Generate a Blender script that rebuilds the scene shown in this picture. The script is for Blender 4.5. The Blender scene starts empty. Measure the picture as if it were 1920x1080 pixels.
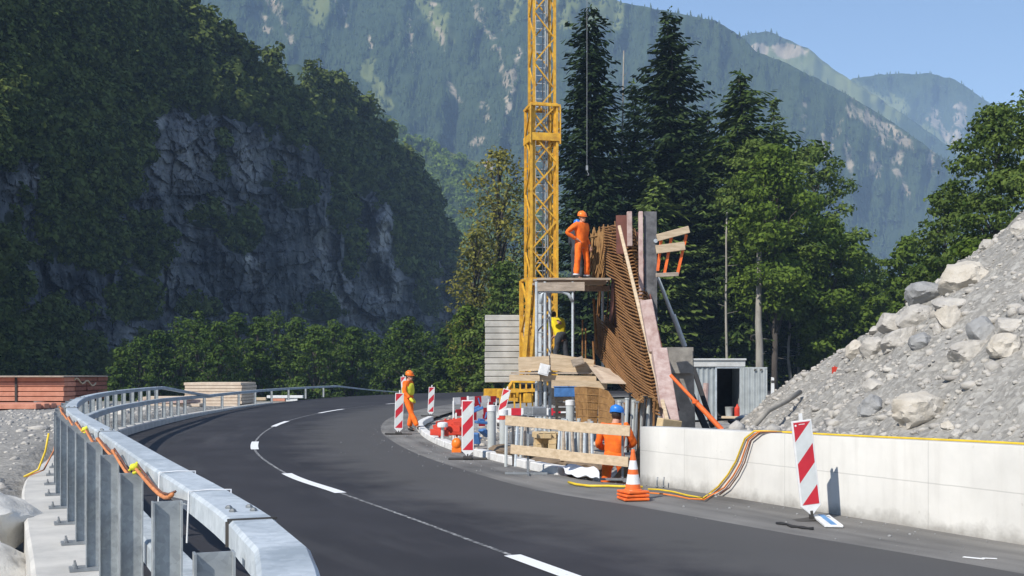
import bpy, bmesh, math, random
import numpy as np
from mathutils import Vector, Matrix, noise

random.seed(7)
RNG = np.random.default_rng(11)
scene = bpy.context.scene
COL = scene.collection
PI = math.pi
# ---------------------------------------------------------------- photograph geometry
F, EYE, CX, HY = 2059.0, 1.69, 960.0, 698.0


def W(px, py, Y):
    return Vector(((px - CX) * Y / F, Y, EYE - (py - HY) * Y / F))


def G(px, py, z=0.0):
    return W(px, py, F * (EYE - z) / (py - HY))


def lerp(a, b, t):
    return a + (b - a) * t


# ---------------------------------------------------------------- materials
def nodes_of(name):
    m = bpy.data.materials.new(name)
    m.use_nodes = True
    nt = m.node_tree
    b = nt.nodes['Principled BSDF']
    return m, nt, b


def N(nt, t, **kw):
    n = nt.nodes.new(t)
    for k, v in kw.items():
        setattr(n, k, v)
    return n


def ramp(nt, fac, stops):
    r = N(nt, 'ShaderNodeValToRGB')
    el = r.color_ramp.elements
    while len(el) < len(stops):
        el.new(0.5)
    for e, (p, c) in zip(el, stops):
        e.position = p
        e.color = (*c, 1) if len(c) == 3 else c
    nt.links.new(fac, r.inputs['Fac'])
    return r.outputs['Color']


def coords(nt, kind='Object', scale=(1, 1, 1)):
    t = N(nt, 'ShaderNodeTexCoord')
    mp = N(nt, 'ShaderNodeMapping')
    mp.inputs['Scale'].default_value = scale
    nt.links.new(t.outputs[kind], mp.inputs['Vector'])
    return mp.outputs['Vector']


def noise_tex(nt, vec, scale, detail=6, rough=0.55, dist=0.0):
    n = N(nt, 'ShaderNodeTexNoise')
    n.inputs['Scale'].default_value = scale
    n.inputs['Detail'].default_value = detail
    n.inputs['Roughness'].default_value = rough
    n.inputs['Distortion'].default_value = dist
    nt.links.new(vec, n.inputs['Vector'])
    return n.outputs['Fac']


def mix(nt, fac, a, b):
    m = N(nt, 'ShaderNodeMix', data_type='RGBA')
    for s, v in ((0, fac), (6, a), (7, b)):
        if hasattr(v, 'is_linked') or hasattr(v, 'node'):
            nt.links.new(v, m.inputs[s])
        elif s == 0:
            m.inputs[0].default_value = v
        else:
            m.inputs[s].default_value = (*v, 1)
    return m.outputs[2]


def bump(nt, b, h, strength, dist=0.02):
    bp = N(nt, 'ShaderNodeBump')
    bp.inputs['Strength'].default_value = strength
    bp.inputs['Distance'].default_value = dist
    nt.links.new(h, bp.inputs['Height'])
    nt.links.new(bp.outputs['Normal'], b.inputs['Normal'])


def mat(name, col, rough=0.75, metal=0.0, var=0.25, vs=4.0, col2=None, bmp=0.0, bs=30.0, stretch=(1, 1, 1), kind='Object', bd=0.02, spec=0.4):
    m, nt, b = nodes_of(name)
    v = coords(nt, kind, stretch)
    f = noise_tex(nt, v, vs, 8, 0.62)
    c2 = col2 if col2 else tuple(x * (1 - var) for x in col)
    c1 = col if col2 else tuple(min(1, x * (1 + var * .6)) for x in col)
    nt.links.new(ramp(nt, f, [(0.34, c2), (0.66, c1)]), b.inputs['Base Color'])
    b.inputs['Roughness'].default_value = rough
    b.inputs['Metallic'].default_value = metal
    b.inputs['Specular IOR Level'].default_value = spec
    if bmp:
        bump(nt, b, noise_tex(nt, v, bs, 8, 0.65), bmp, bd)
    return m


def leaf_mat(name, dark, light, trans=0.25):
    m = bpy.data.materials.new(name)
    m.use_nodes = True
    nt = m.node_tree
    nt.nodes.clear()
    g = N(nt, 'ShaderNodeNewGeometry')
    v = coords(nt)
    f = noise_tex(nt, v, 0.45, 3)
    mm = N(nt, 'ShaderNodeMath', operation='MULTIPLY_ADD')
    nt.links.new(g.outputs['Random Per Island'], mm.inputs[0])
    mm.inputs[1].default_value = 0.55
    ad = N(nt, 'ShaderNodeMath', operation='MULTIPLY_ADD')
    nt.links.new(f, ad.inputs[0])
    ad.inputs[1].default_value = 1.1
    ad.inputs[2].default_value = -0.35
    ti = N(nt, 'ShaderNodeAttribute', attribute_name='tint')
    oi = N(nt, 'ShaderNodeObjectInfo')
    tb = N(nt, 'ShaderNodeMath', operation='MULTIPLY_ADD')
    nt.links.new(oi.outputs['Random'], tb.inputs[0])
    tb.inputs[1].default_value = .36
    tb.inputs[2].default_value = -.16
    to = N(nt, 'ShaderNodeMath', operation='ADD')
    nt.links.new(tb.outputs[0], to.inputs[0])
    nt.links.new(ad.outputs[0], to.inputs[1])
    ta = N(nt, 'ShaderNodeMath', operation='MULTIPLY_ADD')
    nt.links.new(ti.outputs['Fac'], ta.inputs[0])
    ta.inputs[1].default_value = .6
    nt.links.new(to.outputs[0], ta.inputs[2])
    nt.links.new(ta.outputs[0], mm.inputs[2])
    c = ramp(nt, mm.outputs[0], [(0.05, dark), (0.9, light)])
    d = N(nt, 'ShaderNodeBsdfDiffuse')
    t = N(nt, 'ShaderNodeBsdfTranslucent')
    nt.links.new(c, d.inputs['Color'])
    nt.links.new(c, t.inputs['Color'])
    mx = N(nt, 'ShaderNodeMixShader')
    mx.inputs[0].default_value = trans
    nt.links.new(d.outputs[0], mx.inputs[1])
    nt.links.new(t.outputs[0], mx.inputs[2])
    o = N(nt, 'ShaderNodeOutputMaterial')
    nt.links.new(mx.outputs[0], o.inputs['Surface'])
    return m


M = {}


def galv_mat(name, c1, c2):
    """zinc: spangle, pale runs and dull stains"""
    m, nt, b = nodes_of(name)
    v = coords(nt)
    vo = N(nt, 'ShaderNodeTexVoronoi')
    vo.inputs['Scale'].default_value = 38
    nt.links.new(v, vo.inputs['Vector'])
    sep = N(nt, 'ShaderNodeSeparateColor')
    nt.links.new(vo.outputs['Color'], sep.inputs[0])
    big = noise_tex(nt, v, 2.6, 8, .68, .8)
    a = N(nt, 'ShaderNodeMath', operation='MULTIPLY_ADD')
    nt.links.new(sep.outputs[0], a.inputs[0])
    a.inputs[1].default_value = .16
    nt.links.new(big, a.inputs[2])
    c = ramp(nt, a.outputs[0], [(.42, c1), (.58, tuple((p + q) / 2 for p, q in zip(c1, c2))), (.74, c2)])
    stain = ramp(nt, noise_tex(nt, v, 7, 6, .7), [(.66, (0, 0, 0)), (.74, (.5, .5, .5))])
    nt.links.new(mix(nt, stain, c, tuple(x * .6 for x in c1)), b.inputs['Base Color'])
    b.inputs['Metallic'].default_value = .2
    nt.links.new(ramp(nt, big, [(.35, (.42,) * 3), (.65, (.68,) * 3)]), b.inputs['Roughness'])
    bump(nt, b, noise_tex(nt, v, 45, 5, .6), .08, .004)
    return m


def gravel_mat(name, c_dark, c_mid, c_light, s=1.0):
    m, nt, b = nodes_of(name)
    v = coords(nt)
    big = noise_tex(nt, v, 0.5 * s, 6, 0.6)
    vo = N(nt, 'ShaderNodeTexVoronoi')
    vo.inputs['Scale'].default_value = 9 * s
    nt.links.new(v, vo.inputs['Vector'])
    vo2 = N(nt, 'ShaderNodeTexVoronoi')
    vo2.inputs['Scale'].default_value = 26 * s
    nt.links.new(v, vo2.inputs['Vector'])
    sep = N(nt, 'ShaderNodeSeparateColor')
    nt.links.new(vo.outputs['Color'], sep.inputs[0])
    sep2 = N(nt, 'ShaderNodeSeparateColor')
    nt.links.new(vo2.outputs['Color'], sep2.inputs[0])
    stone = ramp(nt, sep.outputs[0], [(0.0, c_dark), (0.55, c_mid), (0.86, c_mid), (0.97, c_light)])
    fine = ramp(nt, sep2.outputs[1], [(0.0, c_dark), (0.5, c_mid), (1.0, c_light)])
    c = mix(nt, 0.5, stone, fine)
    tone = ramp(nt, big, [(0.3, tuple(x * .8 for x in c_mid)), (0.7, tuple(x * 1.15 for x in c_mid))])
    c = mix(nt, 0.45, c, tone)
    nt.links.new(c, b.inputs['Base Color'])
    b.inputs['Roughness'].default_value = 0.95
    b.inputs['Specular IOR Level'].default_value = 0.15
    ad = N(nt, 'ShaderNodeMath', operation='ADD')
    nt.links.new(vo.outputs['Distance'], ad.inputs[0])
    nt.links.new(noise_tex(nt, v, 14 * s, 8, 0.7), ad.inputs[1])
    bump(nt, b, ad.outputs[0], 0.6, 0.045 / s)
    return m


def build_materials():
    M['gravel'] = gravel_mat('grey_gravel', (.10, .095, .088), (.225, .215, .20), (.46, .44, .40))
    M['mound'] = gravel_mat('excavated_gravel', (.14, .133, .122), (.295, .282, .258), (.58, .56, .515), 0.75)
    M['rock'] = mat('limestone_boulder', (.52, .49, .44), .9, 0, vs=2.2, col2=(.34, .32, .295), bmp=.7, bs=7, bd=.07)
    M['riprap'] = mat('white_limestone', (.68, .66, .61), .9, 0, vs=2, col2=(.5, .48, .44), bmp=.5, bs=6, bd=.04)
    M['rock_tan'] = mat('tan_boulder', (.56, .52, .455), .9, 0, vs=1.8, col2=(.42, .375, .31), bmp=.7, bs=6, bd=.07)
    M['rock_grey'] = mat('grey_boulder', (.36, .36, .355), .9, 0, vs=2.0, col2=(.22, .22, .22), bmp=.7, bs=7, bd=.07)
    M['galv'] = galv_mat('galvanised_steel', (.37, .415, .445), (.56, .605, .635))
    M['galv_dark'] = mat('dull_steel', (.33, .35, .36), .5, .4, vs=6, col2=(.22, .23, .24))
    M['post'] = galv_mat('galvanised_post', (.25, .27, .28), (.40, .43, .44))
    M['bolt'] = mat('bolt_steel', (.25, .26, .26), .5, .6)
    M['kerb_conc'] = mat('parapet_concrete', (.56, .54, .50), .9, 0, vs=2.5, col2=(.42, .41, .385), bmp=.15, bs=30)
    M['kerb_stone'] = mat('granite_kerb', (.70, .69, .67), .85, 0, vs=6, col2=(.52, .51, .49), bmp=.25, bs=40)
    M['white'] = mat('white_paint', (.78, .78, .77), .5, 0, vs=9, col2=(.66, .66, .65))
    M['refl'] = mat('retroreflective_grey', (.62, .64, .63), .4, 0, vs=9, col2=(.55, .57, .56))
    M['red'] = mat('retroreflective_red', (.55, .025, .04), .4, 0, vs=9, col2=(.46, .02, .035))
    M['blue_mark'] = mat('blue_paint', (.10, .28, .55), .5, 0)
    M['orange'] = mat('orange_plastic', (.85, .17, .03), .5, 0, vs=8, col2=(.68, .12, .025))
    M['hivis'] = mat('hi_vis_orange_cloth', (.95, .19, .015), .85, 0, vs=9, col2=(.78, .12, .012), bmp=.4, bs=14)
    M['hivis_y'] = mat('hi_vis_yellow_cloth', (.78, .75, .06), .85, 0, vs=9, col2=(.6, .58, .04), bmp=.4, bs=14)
    M['yellow_shirt'] = mat('yellow_cotton', (.85, .68, .02), .85, 0, vs=8, col2=(.7, .52, .015), bmp=.4, bs=14)
    M['dark_cloth'] = mat('dark_work_trousers', (.045, .05, .06), .9, 0, vs=8)
    M['boot'] = mat('black_boot', (.03, .027, .025), .7)
    M['sock'] = mat('pale_reflective_band', (.62, .63, .66), .6)
    M['skin'] = mat('skin', (.52, .28, .19), .6, 0, var=.12)
    M['hair'] = mat('dark_hair', (.03, .02, .015), .7)
    M['eye'] = mat('dark_eye', (.02, .015, .012), .3)
    M['helmet_o'] = mat('orange_helmet', (.9, .2, .02), .35)
    M['helmet_b'] = mat('blue_helmet', (.03, .20, .62), .35)
    M['crane_y'] = mat('yellow_crane_paint', (.74, .42, .035), .55, 0, vs=5, col2=(.44, .22, .03))
    M['crane_d'] = mat('dark_machinery', (.06, .055, .05), .6, .2)
    M['ballast'] = mat('ballast_concrete', (.50, .49, .455), .9, 0, vs=1.6, col2=(.33, .325, .30), bmp=.2, bs=12)
    M['rust'] = mat('rusty_steel', (.29, .145, .052), .85, .05, vs=9, col2=(.15, .07, .026), bmp=.2)
    M['rust_mat'] = mat('rusty_mesh', (.33, .185, .07), .9, 0, vs=6, col2=(.19, .10, .038), bmp=.6, bs=30)
    M['wood'] = mat('pale_plank', (.62, .49, .34), .85, 0, vs=3, col2=(.45, .34, .22), stretch=(1, 6, 6), bmp=.15, bs=20)
    M['wood_w'] = mat('weathered_plank', (.47, .39, .31), .9, 0, vs=3, col2=(.28, .23, .18), stretch=(1, 6, 6), bmp=.2, bs=20)
    M['wood_new'] = mat('fresh_cut_wood', (.62, .47, .27), .85, 0, vs=4, col2=(.48, .35, .19))
    M['form_pink'] = mat('faded_red_formwork', (.50, .39, .35), .88, 0, vs=6, col2=(.33, .215, .19), bmp=.15)
    M['form_red'] = mat('dark_red_formply', (.20, .075, .055), .75, 0, vs=3, col2=(.12, .05, .04))
    M['form_grey'] = mat('cement_stained_formply', (.145, .145, .15), .85, 0, vs=5, col2=(.055, .055, .058), bmp=.15)
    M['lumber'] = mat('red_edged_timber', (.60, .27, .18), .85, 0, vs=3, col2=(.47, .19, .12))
    M['lumber_dk'] = mat('shaded_red_brown_timber', (.30, .115, .075), .85, 0, vs=3, col2=(.2, .075, .05))  # darker timber: shade on the stack's right side put into the colour
    M['board'] = mat('pale_pine_board', (.66, .55, .43), .85, 0, vs=3, col2=(.52, .40, .30))
    M['form_black'] = mat('black_formwork_beam', (.022, .022, .024), .7)
    M['grey_panel'] = mat('cement_grey_board', (.31, .29, .255), .9, 0, vs=5, col2=(.18, .165, .145), bmp=.2)
    M['pipe'] = mat('grey_pipe', (.47, .49, .48), .55, 0, vs=4, col2=(.40, .42, .41))
    M['cable_y'] = mat('yellow_cable', (.72, .50, .03), .5)
    M['cable_o'] = mat('orange_cable', (.78, .22, .04), .5)
    M['rope_o'] = mat('orange_rope', (.66, .26, .10), .8, 0, vs=20, col2=(.45, .16, .06))
    M['cable_k'] = mat('brown_cable', (.16, .07, .045), .6)
    M['tie'] = mat('white_tie', (.8, .8, .8), .5)
    M['tin'] = mat('corrugated_tin', (.37, .40, .405), .6, .2, vs=3, col2=(.27, .295, .30))
    M['tin_w'] = mat('pale_tin_trim', (.58, .58, .56), .6, .1, vs=4, col2=(.44, .44, .42))
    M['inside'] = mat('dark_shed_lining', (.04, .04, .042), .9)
    M['blue'] = mat('blue_plastic', (.06, .17, .40), .5, 0, vs=6)
    M['bag'] = mat('white_plastic_sheet', (.78, .79, .82), .45, 0, vs=4, col2=(.66, .68, .72), bmp=.5, bs=9, bd=.05)
    M['red_plastic'] = mat('red_plastic', (.62, .06, .03), .5, 0, vs=6, col2=(.48, .04, .025))
    M['mud'] = mat('brown_soil', (.27, .20, .135), .95, 0, vs=3, col2=(.16, .115, .075), bmp=.8, bs=10, bd=.06)
    M['bark'] = mat('spruce_bark', (.10, .085, .07), .95, 0, vs=3, col2=(.055, .045, .038), stretch=(1, 1, .2), bmp=.5)
    M['bark_pale'] = mat('pale_bark', (.36, .335, .29), .9, 0, vs=2, col2=(.2, .185, .16), stretch=(1, 1, .3), bmp=.3)
    M['spruce'] = leaf_mat('spruce_needles', (.013, .025, .012), (.058, .088, .030), .12)
    M['fir'] = leaf_mat('fir_needles', (.030, .056, .016), (.145, .195, .048), .2)
    M['beech'] = leaf_mat('beech_leaves', (.034, .068, .013), (.155, .220, .036), .3)
    M['ash'] = leaf_mat('ash_leaves', (.044, .080, .020), (.175, .235, .056), .3)
    M['autumn'] = leaf_mat('yellowing_leaves', (.095, .105, .028), (.33, .30, .07), .3)
    M['belt'] = leaf_mat('riverside_leaves', (.030, .062, .016), (.115, .170, .036), .25)
    M['hillleaf'] = leaf_mat('hillside_leaves', (.016, .030, .010), (.115, .145, .038), .15)
    M['farleaf'] = leaf_mat('far_spruce', (.014, .026, .014), (.050, .075, .030), .08)
    M['under'] = leaf_mat('shaded_undergrowth_leaves', (.012, .024, .008), (.05, .08, .02), .15)  # shade under the tall trees is put into this dark leaf colour
    M['chalk'] = chalk_mat()
    M['line'] = paint_mat()
    M['asphalt'] = asphalt_mat('fresh_asphalt', (.027, .026, .029), (.045, .043, .047), False)
    M['shoulder'] = asphalt_mat('dusty_asphalt', (.105, .101, .096), (.24, .23, .213), True)
    M['wall_conc'] = wall_mat()


def asphalt_mat(name, c1, c2, dusty):
    m, nt, b = nodes_of(name)
    v = coords(nt, 'Object')
    uv = coords(nt, 'UV', (0.35, 4.0, 1))
    streak = noise_tex(nt, uv, 1.0, 5, 0.6)
    patch = noise_tex(nt, v, 0.45, 6, 0.6)
    fine = noise_tex(nt, v, 90, 4, 0.7)
    a = N(nt, 'ShaderNodeMath', operation='ADD')
    nt.links.new(streak, a.inputs[0])
    nt.links.new(patch, a.inputs[1])
    h = N(nt, 'ShaderNodeMath', operation='MULTIPLY')
    nt.links.new(a.outputs[0], h.inputs[0])
    h.inputs[1].default_value = 0.5
    c = ramp(nt, h.outputs[0], [(0.36, c1), (0.64, c2)])
    if not dusty:
        # builders' dust lies along the inner edge and in the tyre lanes
        uvr = coords(nt, 'UV')
        sx = N(nt, 'ShaderNodeSeparateXYZ')
        nt.links.new(uvr, sx.inputs[0])
        dn = N(nt, 'ShaderNodeMath', operation='MULTIPLY_ADD')
        nt.links.new(noise_tex(nt, v, .9, 8, .65), dn.inputs[0])
        dn.inputs[1].default_value = .42
        nt.links.new(sx.outputs[1], dn.inputs[2])
        dust = ramp(nt, dn.outputs[0], [(.82, (0, 0, 0)), (1.42, (.5, .5, .5))])
        c = mix(nt, dust, c, (.125, .12, .112))
        blot = ramp(nt, noise_tex(nt, coords(nt, 'UV', (.22, 9, 1)), 1.0, 6, .6), [(.52, (0, 0, 0)), (.75, (.45, .45, .45))])
        c = mix(nt, blot, c, (.088, .086, .088))
    sp = ramp(nt, fine, [(0.35, (.72, .72, .72)), (0.72, (1.35, 1.35, 1.35))])
    mm = N(nt, 'ShaderNodeMix', data_type='RGBA', blend_type='MULTIPLY')
    mm.inputs[0].default_value = 1
    nt.links.new(c, mm.inputs[6])
    nt.links.new(sp, mm.inputs[7])
    nt.links.new(mm.outputs[2], b.inputs['Base Color'])
    b.inputs['Roughness'].default_value = .85 if dusty else .74
    b.inputs['Specular IOR Level'].default_value = .25
    bump(nt, b, noise_tex(nt, v, 120, 4, .7), .35, .006)
    return m


def paint_mat():
    m, nt, b = nodes_of('road_paint')
    v = coords(nt)
    f = noise_tex(nt, v, 30, 6, .7)
    nt.links.new(ramp(nt, f, [(0.27, (.35, .35, .35)), (0.4, (.8, .8, .79))]), b.inputs['Base Color'])
    b.inputs['Roughness'].default_value = .6
    return m


def chalk_mat():
    m, nt, b = nodes_of('premarking_line')
    v = coords(nt)
    f = noise_tex(nt, v, 14, 6, .75)
    nt.links.new(ramp(nt, f, [(0.44, (.05, .049, .053)), (0.62, (.42, .42, .41))]), b.inputs['Base Color'])
    b.inputs['Roughness'].default_value = .8
    return m


def wall_mat():
    m, nt, b = nodes_of('new_cast_concrete')
    v = coords(nt, 'Object')
    f = noise_tex(nt, v, 1.1, 8, .6)
    c = ramp(nt, f, [(0.3, (.51, .495, .46)), (0.7, (.65, .63, .585))])
    uvn = coords(nt, 'UV', (1, 1, 1))
    # vertical run marks and pour joints follow the wall's own length and height
    run = noise_tex(nt, coords(nt, 'UV', (7, .5, 1)), 1.0, 5, .6)
    c = mix(nt, ramp(nt, run, [(0.5, (0, 0, 0)), (0.75, (.35, .35, .35))]), c, (.42, .40, .36))
    sep = N(nt, 'ShaderNodeSeparateXYZ')
    nt.links.new(uvn, sep.inputs[0])

    def line(out, pos, w, jit):
        d = N(nt, 'ShaderNodeMath', operation='MULTIPLY_ADD')
        nt.links.new(jit, d.inputs[0])
        d.inputs[1].default_value = .012
        d.inputs[2].default_value = -pos - .006
        s = N(nt, 'ShaderNodeMath', operation='ADD')
        nt.links.new(out, s.inputs[0])
        nt.links.new(d.outputs[0], s.inputs[1])
        ab = N(nt, 'ShaderNodeMath', operation='ABSOLUTE')
        nt.links.new(s.outputs[0], ab.inputs[0])
        lt = N(nt, 'ShaderNodeMath', operation='LESS_THAN')
        nt.links.new(ab.outputs[0], lt.inputs[0])
        lt.inputs[1].default_value = w
        return lt.outputs[0]
    pit = noise_tex(nt, v, 5, 5, .7)
    for out, pos, w in ((sep.outputs[1], .50, .006), (sep.outputs[0], 1.15, .005), (sep.outputs[0], 3.3, .005), (sep.outputs[0], 5.6, .005)):
        fac = N(nt, 'ShaderNodeMath', operation='MULTIPLY')
        nt.links.new(line(out, pos, w, pit), fac.inputs[0])
        fac.inputs[1].default_value = .45
        c = mix(nt, fac.outputs[0], c, (.28, .27, .25))
    dz = N(nt, 'ShaderNodeMath', operation='MULTIPLY_ADD')
    nt.links.new(noise_tex(nt, v, 4, 8, .7), dz.inputs[0])
    dz.inputs[1].default_value = -.42
    nt.links.new(sep.outputs[1], dz.inputs[2])
    mud = N(nt, 'ShaderNodeMapRange')
    nt.links.new(dz.outputs[0], mud.inputs[0])
    mud.inputs[1].default_value = -.05
    mud.inputs[2].default_value = -.22
    mud.inputs[4].default_value = .75
    c = mix(nt, mud.outputs[0], c, (.22, .205, .18))
    sp = noise_tex(nt, v, 9, 2, .5)
    c = mix(nt, ramp(nt, sp, [(0.74, (0, 0, 0)), (0.8, (.5, .5, .5))]), c, (.36, .34, .30))
    nt.links.new(c, b.inputs['Base Color'])
    b.inputs['Roughness'].default_value = .85
    bump(nt, b, noise_tex(nt, v, 25, 6, .6), .12, .01)
    return m


# ---------------------------------------------------------------- mesh helpers
def wloc(o):
    v = Vector((0, 0, 0))
    while o is not None:
        v += o.location
        o = o.parent
    return v


class MB:
    def __init__(s):
        s.v, s.f, s.m, s.cur = [], [], [], 0

    def add(s, vs, fs):
        b = len(s.v)
        s.v += [tuple(v) for v in vs]
        s.f += [tuple(b + i for i in f) for f in fs]
        s.m += [s.cur] * len(fs)
        return s

    def box(s, c, d, R=None):
        c = Vector(c)
        vs = []
        for z in (-.5, .5):
            for x, y in ((-.5, -.5), (.5, -.5), (.5, .5), (-.5, .5)):
                p = Vector((x * d[0], y * d[1], z * d[2]))
                vs.append(c + (R @ p if R else p))
        return s.add(vs, [(3, 2, 1, 0), (4, 5, 6, 7), (0, 1, 5, 4), (1, 2, 6, 5), (2, 3, 7, 6), (3, 0, 4, 7)])

    def bar(s, a, b, w, h, up=(0, 0, 1)):
        a, b = Vector(a), Vector(b)
        d = (b - a).normalized()
        up = Vector(up)
        if abs(d.dot(up.normalized())) > .98:
            up = Vector((0, 1, 0))
        x = d.cross(up).normalized()
        u = x.cross(d).normalized()
        vs = []
        for p in (a, b):
            for i, j in ((-.5, -.5), (.5, -.5), (.5, .5), (-.5, .5)):
                vs.append(p + x * (i * w) + u * (j * h))
        return s.add(vs, [(0, 1, 2, 3), (7, 6, 5, 4), (0, 4, 5, 1), (1, 5, 6, 2), (2, 6, 7, 3), (3, 7, 4, 0)])

    def tube(s, pts, r, n=6):
        pts = [Vector(p) for p in pts]
        rs = r if isinstance(r, (list, tuple)) else [r] * len(pts)
        rings = []
        ref = None
        for i, p in enumerate(pts):
            d = (pts[min(i + 1, len(pts) - 1)] - pts[max(i - 1, 0)])
            if d.length < 1e-9:
                d = Vector((0, 0, 1))
            d.normalize()
            if ref is None:
                ref = Vector((0, 0, 1)) if abs(d.z) < .9 else Vector((1, 0, 0))
            x = d.cross(ref)
            if x.length < 1e-4:
                x = d.cross(Vector((0, 1, .3)))
            x.normalize()
            y = x.cross(d).normalized()
            ref = y
            rings.append([p + (x * math.cos(2 * PI * k / n) + y * math.sin(2 * PI * k / n)) * rs[i] for k in range(n)])
        vs = [q for ring in rings for q in ring]
        fs = []
        for i in range(len(pts) - 1):
            for k in range(n):
                fs.append((i * n + k, i * n + (k + 1) % n, (i + 1) * n + (k + 1) % n, (i + 1) * n + k))
        fs.append(tuple(reversed(range(n))))
        fs.append(tuple((len(pts) - 1) * n + k for k in range(n)))
        return s.add(vs, fs)

    def lathe(s, c, prof, n=16, R=None):
        c = Vector(c)
        vs, fs = [], []
        for r, z in prof:
            for k in range(n):
                p = Vector((r * math.cos(2 * PI * k / n), r * math.sin(2 * PI * k / n), z))
                vs.append(c + (R @ p if R else p))
        for i in range(len(prof) - 1):
            for k in range(n):
                fs.append((i * n + k, i * n + (k + 1) % n, (i + 1) * n + (k + 1) % n, (i + 1) * n + k))
        fs.append(tuple(reversed(range(n))))
        fs.append(tuple((len(prof) - 1) * n + k for k in range(n)))
        return s.add(vs, fs)

    def prism(s, poly, ext):
        poly = [Vector(p) for p in poly]
        ext = Vector(ext)
        n = len(poly)
        vs = poly + [p + ext for p in poly]
        fs = [tuple(reversed(range(n))), tuple(range(n, 2 * n))]
        fs += [(i, (i + 1) % n, n + (i + 1) % n, n + i) for i in range(n)]
        return s.add(vs, fs)

    def ball(s, c, r, n=10, R=None):
        rx, ry, rz = r if isinstance(r, (tuple, list)) else (r, r, r)
        c = Vector(c)
        vs, fs = [], []
        m = max(4, n // 2)
        for i in range(1, m):
            t = PI * i / m
            for k in range(n):
                a = 2 * PI * k / n
                p = Vector((rx * math.sin(t) * math.cos(a), ry * math.sin(t) * math.sin(a), rz * math.cos(t)))
                vs.append(c + (R @ p if R else p))
        top, bot = len(vs), len(vs) + 1
        for z in (rz, -rz):
            p = Vector((0, 0, z))
            vs.append(c + (R @ p if R else p))
        for i in range(m - 2):
            for k in range(n):
                fs.append((i * n + k, (i + 1) * n + k, (i + 1) * n + (k + 1) % n, i * n + (k + 1) % n))
        for k in range(n):
            fs.append((top, k, (k + 1) % n))
            fs.append((bot, (m - 2) * n + (k + 1) % n, (m - 2) * n + k))
        return s.add(vs, fs)

    def build(s, name, mats, parent=None, smooth=False, bev=0.0, org=None):
        me = bpy.data.meshes.new(name)
        o = bpy.data.objects.new(name, me)
        COL.objects.link(o)
        off = Vector((0, 0, 0))
        if parent is not None:
            o.parent = parent
            off = wloc(parent)
        elif org is not None:
            o.location = org
            off = Vector(org)
        me.from_pydata([tuple(Vector(v) - off) for v in s.v], [], s.f)
        mats = mats if isinstance(mats, (list, tuple)) else [mats]
        for m in mats:
            me.materials.append(M[m] if isinstance(m, str) else m)
        if len(mats) > 1:
            me.polygons.foreach_set('material_index', s.m)
        if smooth:
            me.polygons.foreach_set('use_smooth', [True] * len(me.polygons))
            if smooth != 'all':
                try:
                    me.set_sharp_from_angle(angle=math.radians(40))
                except Exception:
                    pass
        bm = bmesh.new()
        bm.from_mesh(me)
        bmesh.ops.recalc_face_normals(bm, faces=bm.faces)
        bm.to_mesh(me)
        bm.free()
        if bev:
            bv = o.modifiers.new('bevel', 'BEVEL')
            bv.width = bev
            bv.segments = 1
            bv.limit_method = 'ANGLE'
        return o


def thing(name, label, cat, loc=(0, 0, 0), group=None):
    o = bpy.data.objects.new(name, None)
    o.empty_display_size = .2
    COL.objects.link(o)
    o.location = loc
    return tag(o, label, cat, group)


def tag(o, label=None, cat=None, group=None, kind=None):
    for k, v in (('label', label), ('category', cat), ('group', group), ('kind', kind)):
        if v:
            o[k] = v
    return o


def copy_tree(o, parent=None):
    c = o.copy()
    COL.objects.link(c)
    c.parent = parent
    for ch in list(o.children):
        copy_tree(ch, c)
    return c


def mesh_np(name, V, Fc, m, parent=None, mats=None, midx=None):
    """mesh from numpy arrays: V (n,3), Fc (k,s)"""
    me = bpy.data.meshes.new(name)
    k, sz = Fc.shape
    me.vertices.add(len(V))
    me.vertices.foreach_set('co', np.ascontiguousarray(V, dtype=np.float32).ravel())
    me.loops.add(k * sz)
    me.loops.foreach_set('vertex_index', np.ascontiguousarray(Fc, dtype=np.int32).ravel())
    me.polygons.add(k)
    me.polygons.foreach_set('loop_start', np.arange(0, k * sz, sz, dtype=np.int32))
    me.polygons.foreach_set('loop_total', np.full(k, sz, dtype=np.int32))
    me.update(calc_edges=True)
    me.validate()
    me.materials.append(M[m] if isinstance(m, str) else m)
    o = bpy.data.objects.new(name, me)
    COL.objects.link(o)
    if parent is not None:
        o.parent = parent
    return o


def smooth_all(o):
    o.data.polygons.foreach_set('use_smooth', [True] * len(o.data.polygons))


# value noise in numpy -------------------------------------------------
def _h(ix, iy, seed):
    n = (ix.astype(np.int64) * 374761393 + iy.astype(np.int64) * 668265263 + seed * 974711) & 0x7fffffff
    n = ((n ^ (n >> 13)) * 1274126177) & 0x7fffffff
    n = (n ^ (n >> 16)) & 0xffff
    return n / 65535.0


def vnoise(x, y, seed=0):
    ix, iy = np.floor(x), np.floor(y)
    fx, fy = x - ix, y - iy
    fx, fy = fx * fx * (3 - 2 * fx), fy * fy * (3 - 2 * fy)
    a, b = _h(ix, iy, seed), _h(ix + 1, iy, seed)
    c, d = _h(ix, iy + 1, seed), _h(ix + 1, iy + 1, seed)
    return (a * (1 - fx) + b * fx) * (1 - fy) + (c * (1 - fx) + d * fx) * fy


def fbm(x, y, oct=5, seed=0, gain=.5):
    x, y = np.asarray(x, float), np.asarray(y, float)
    s, a, t = 0, 1.0, 0
    for i in range(oct):
        s = s + a * vnoise(x * 2 ** i, y * 2 ** i, seed + i * 17)
        t += a
        a *= gain
    return s / t - .5


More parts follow.
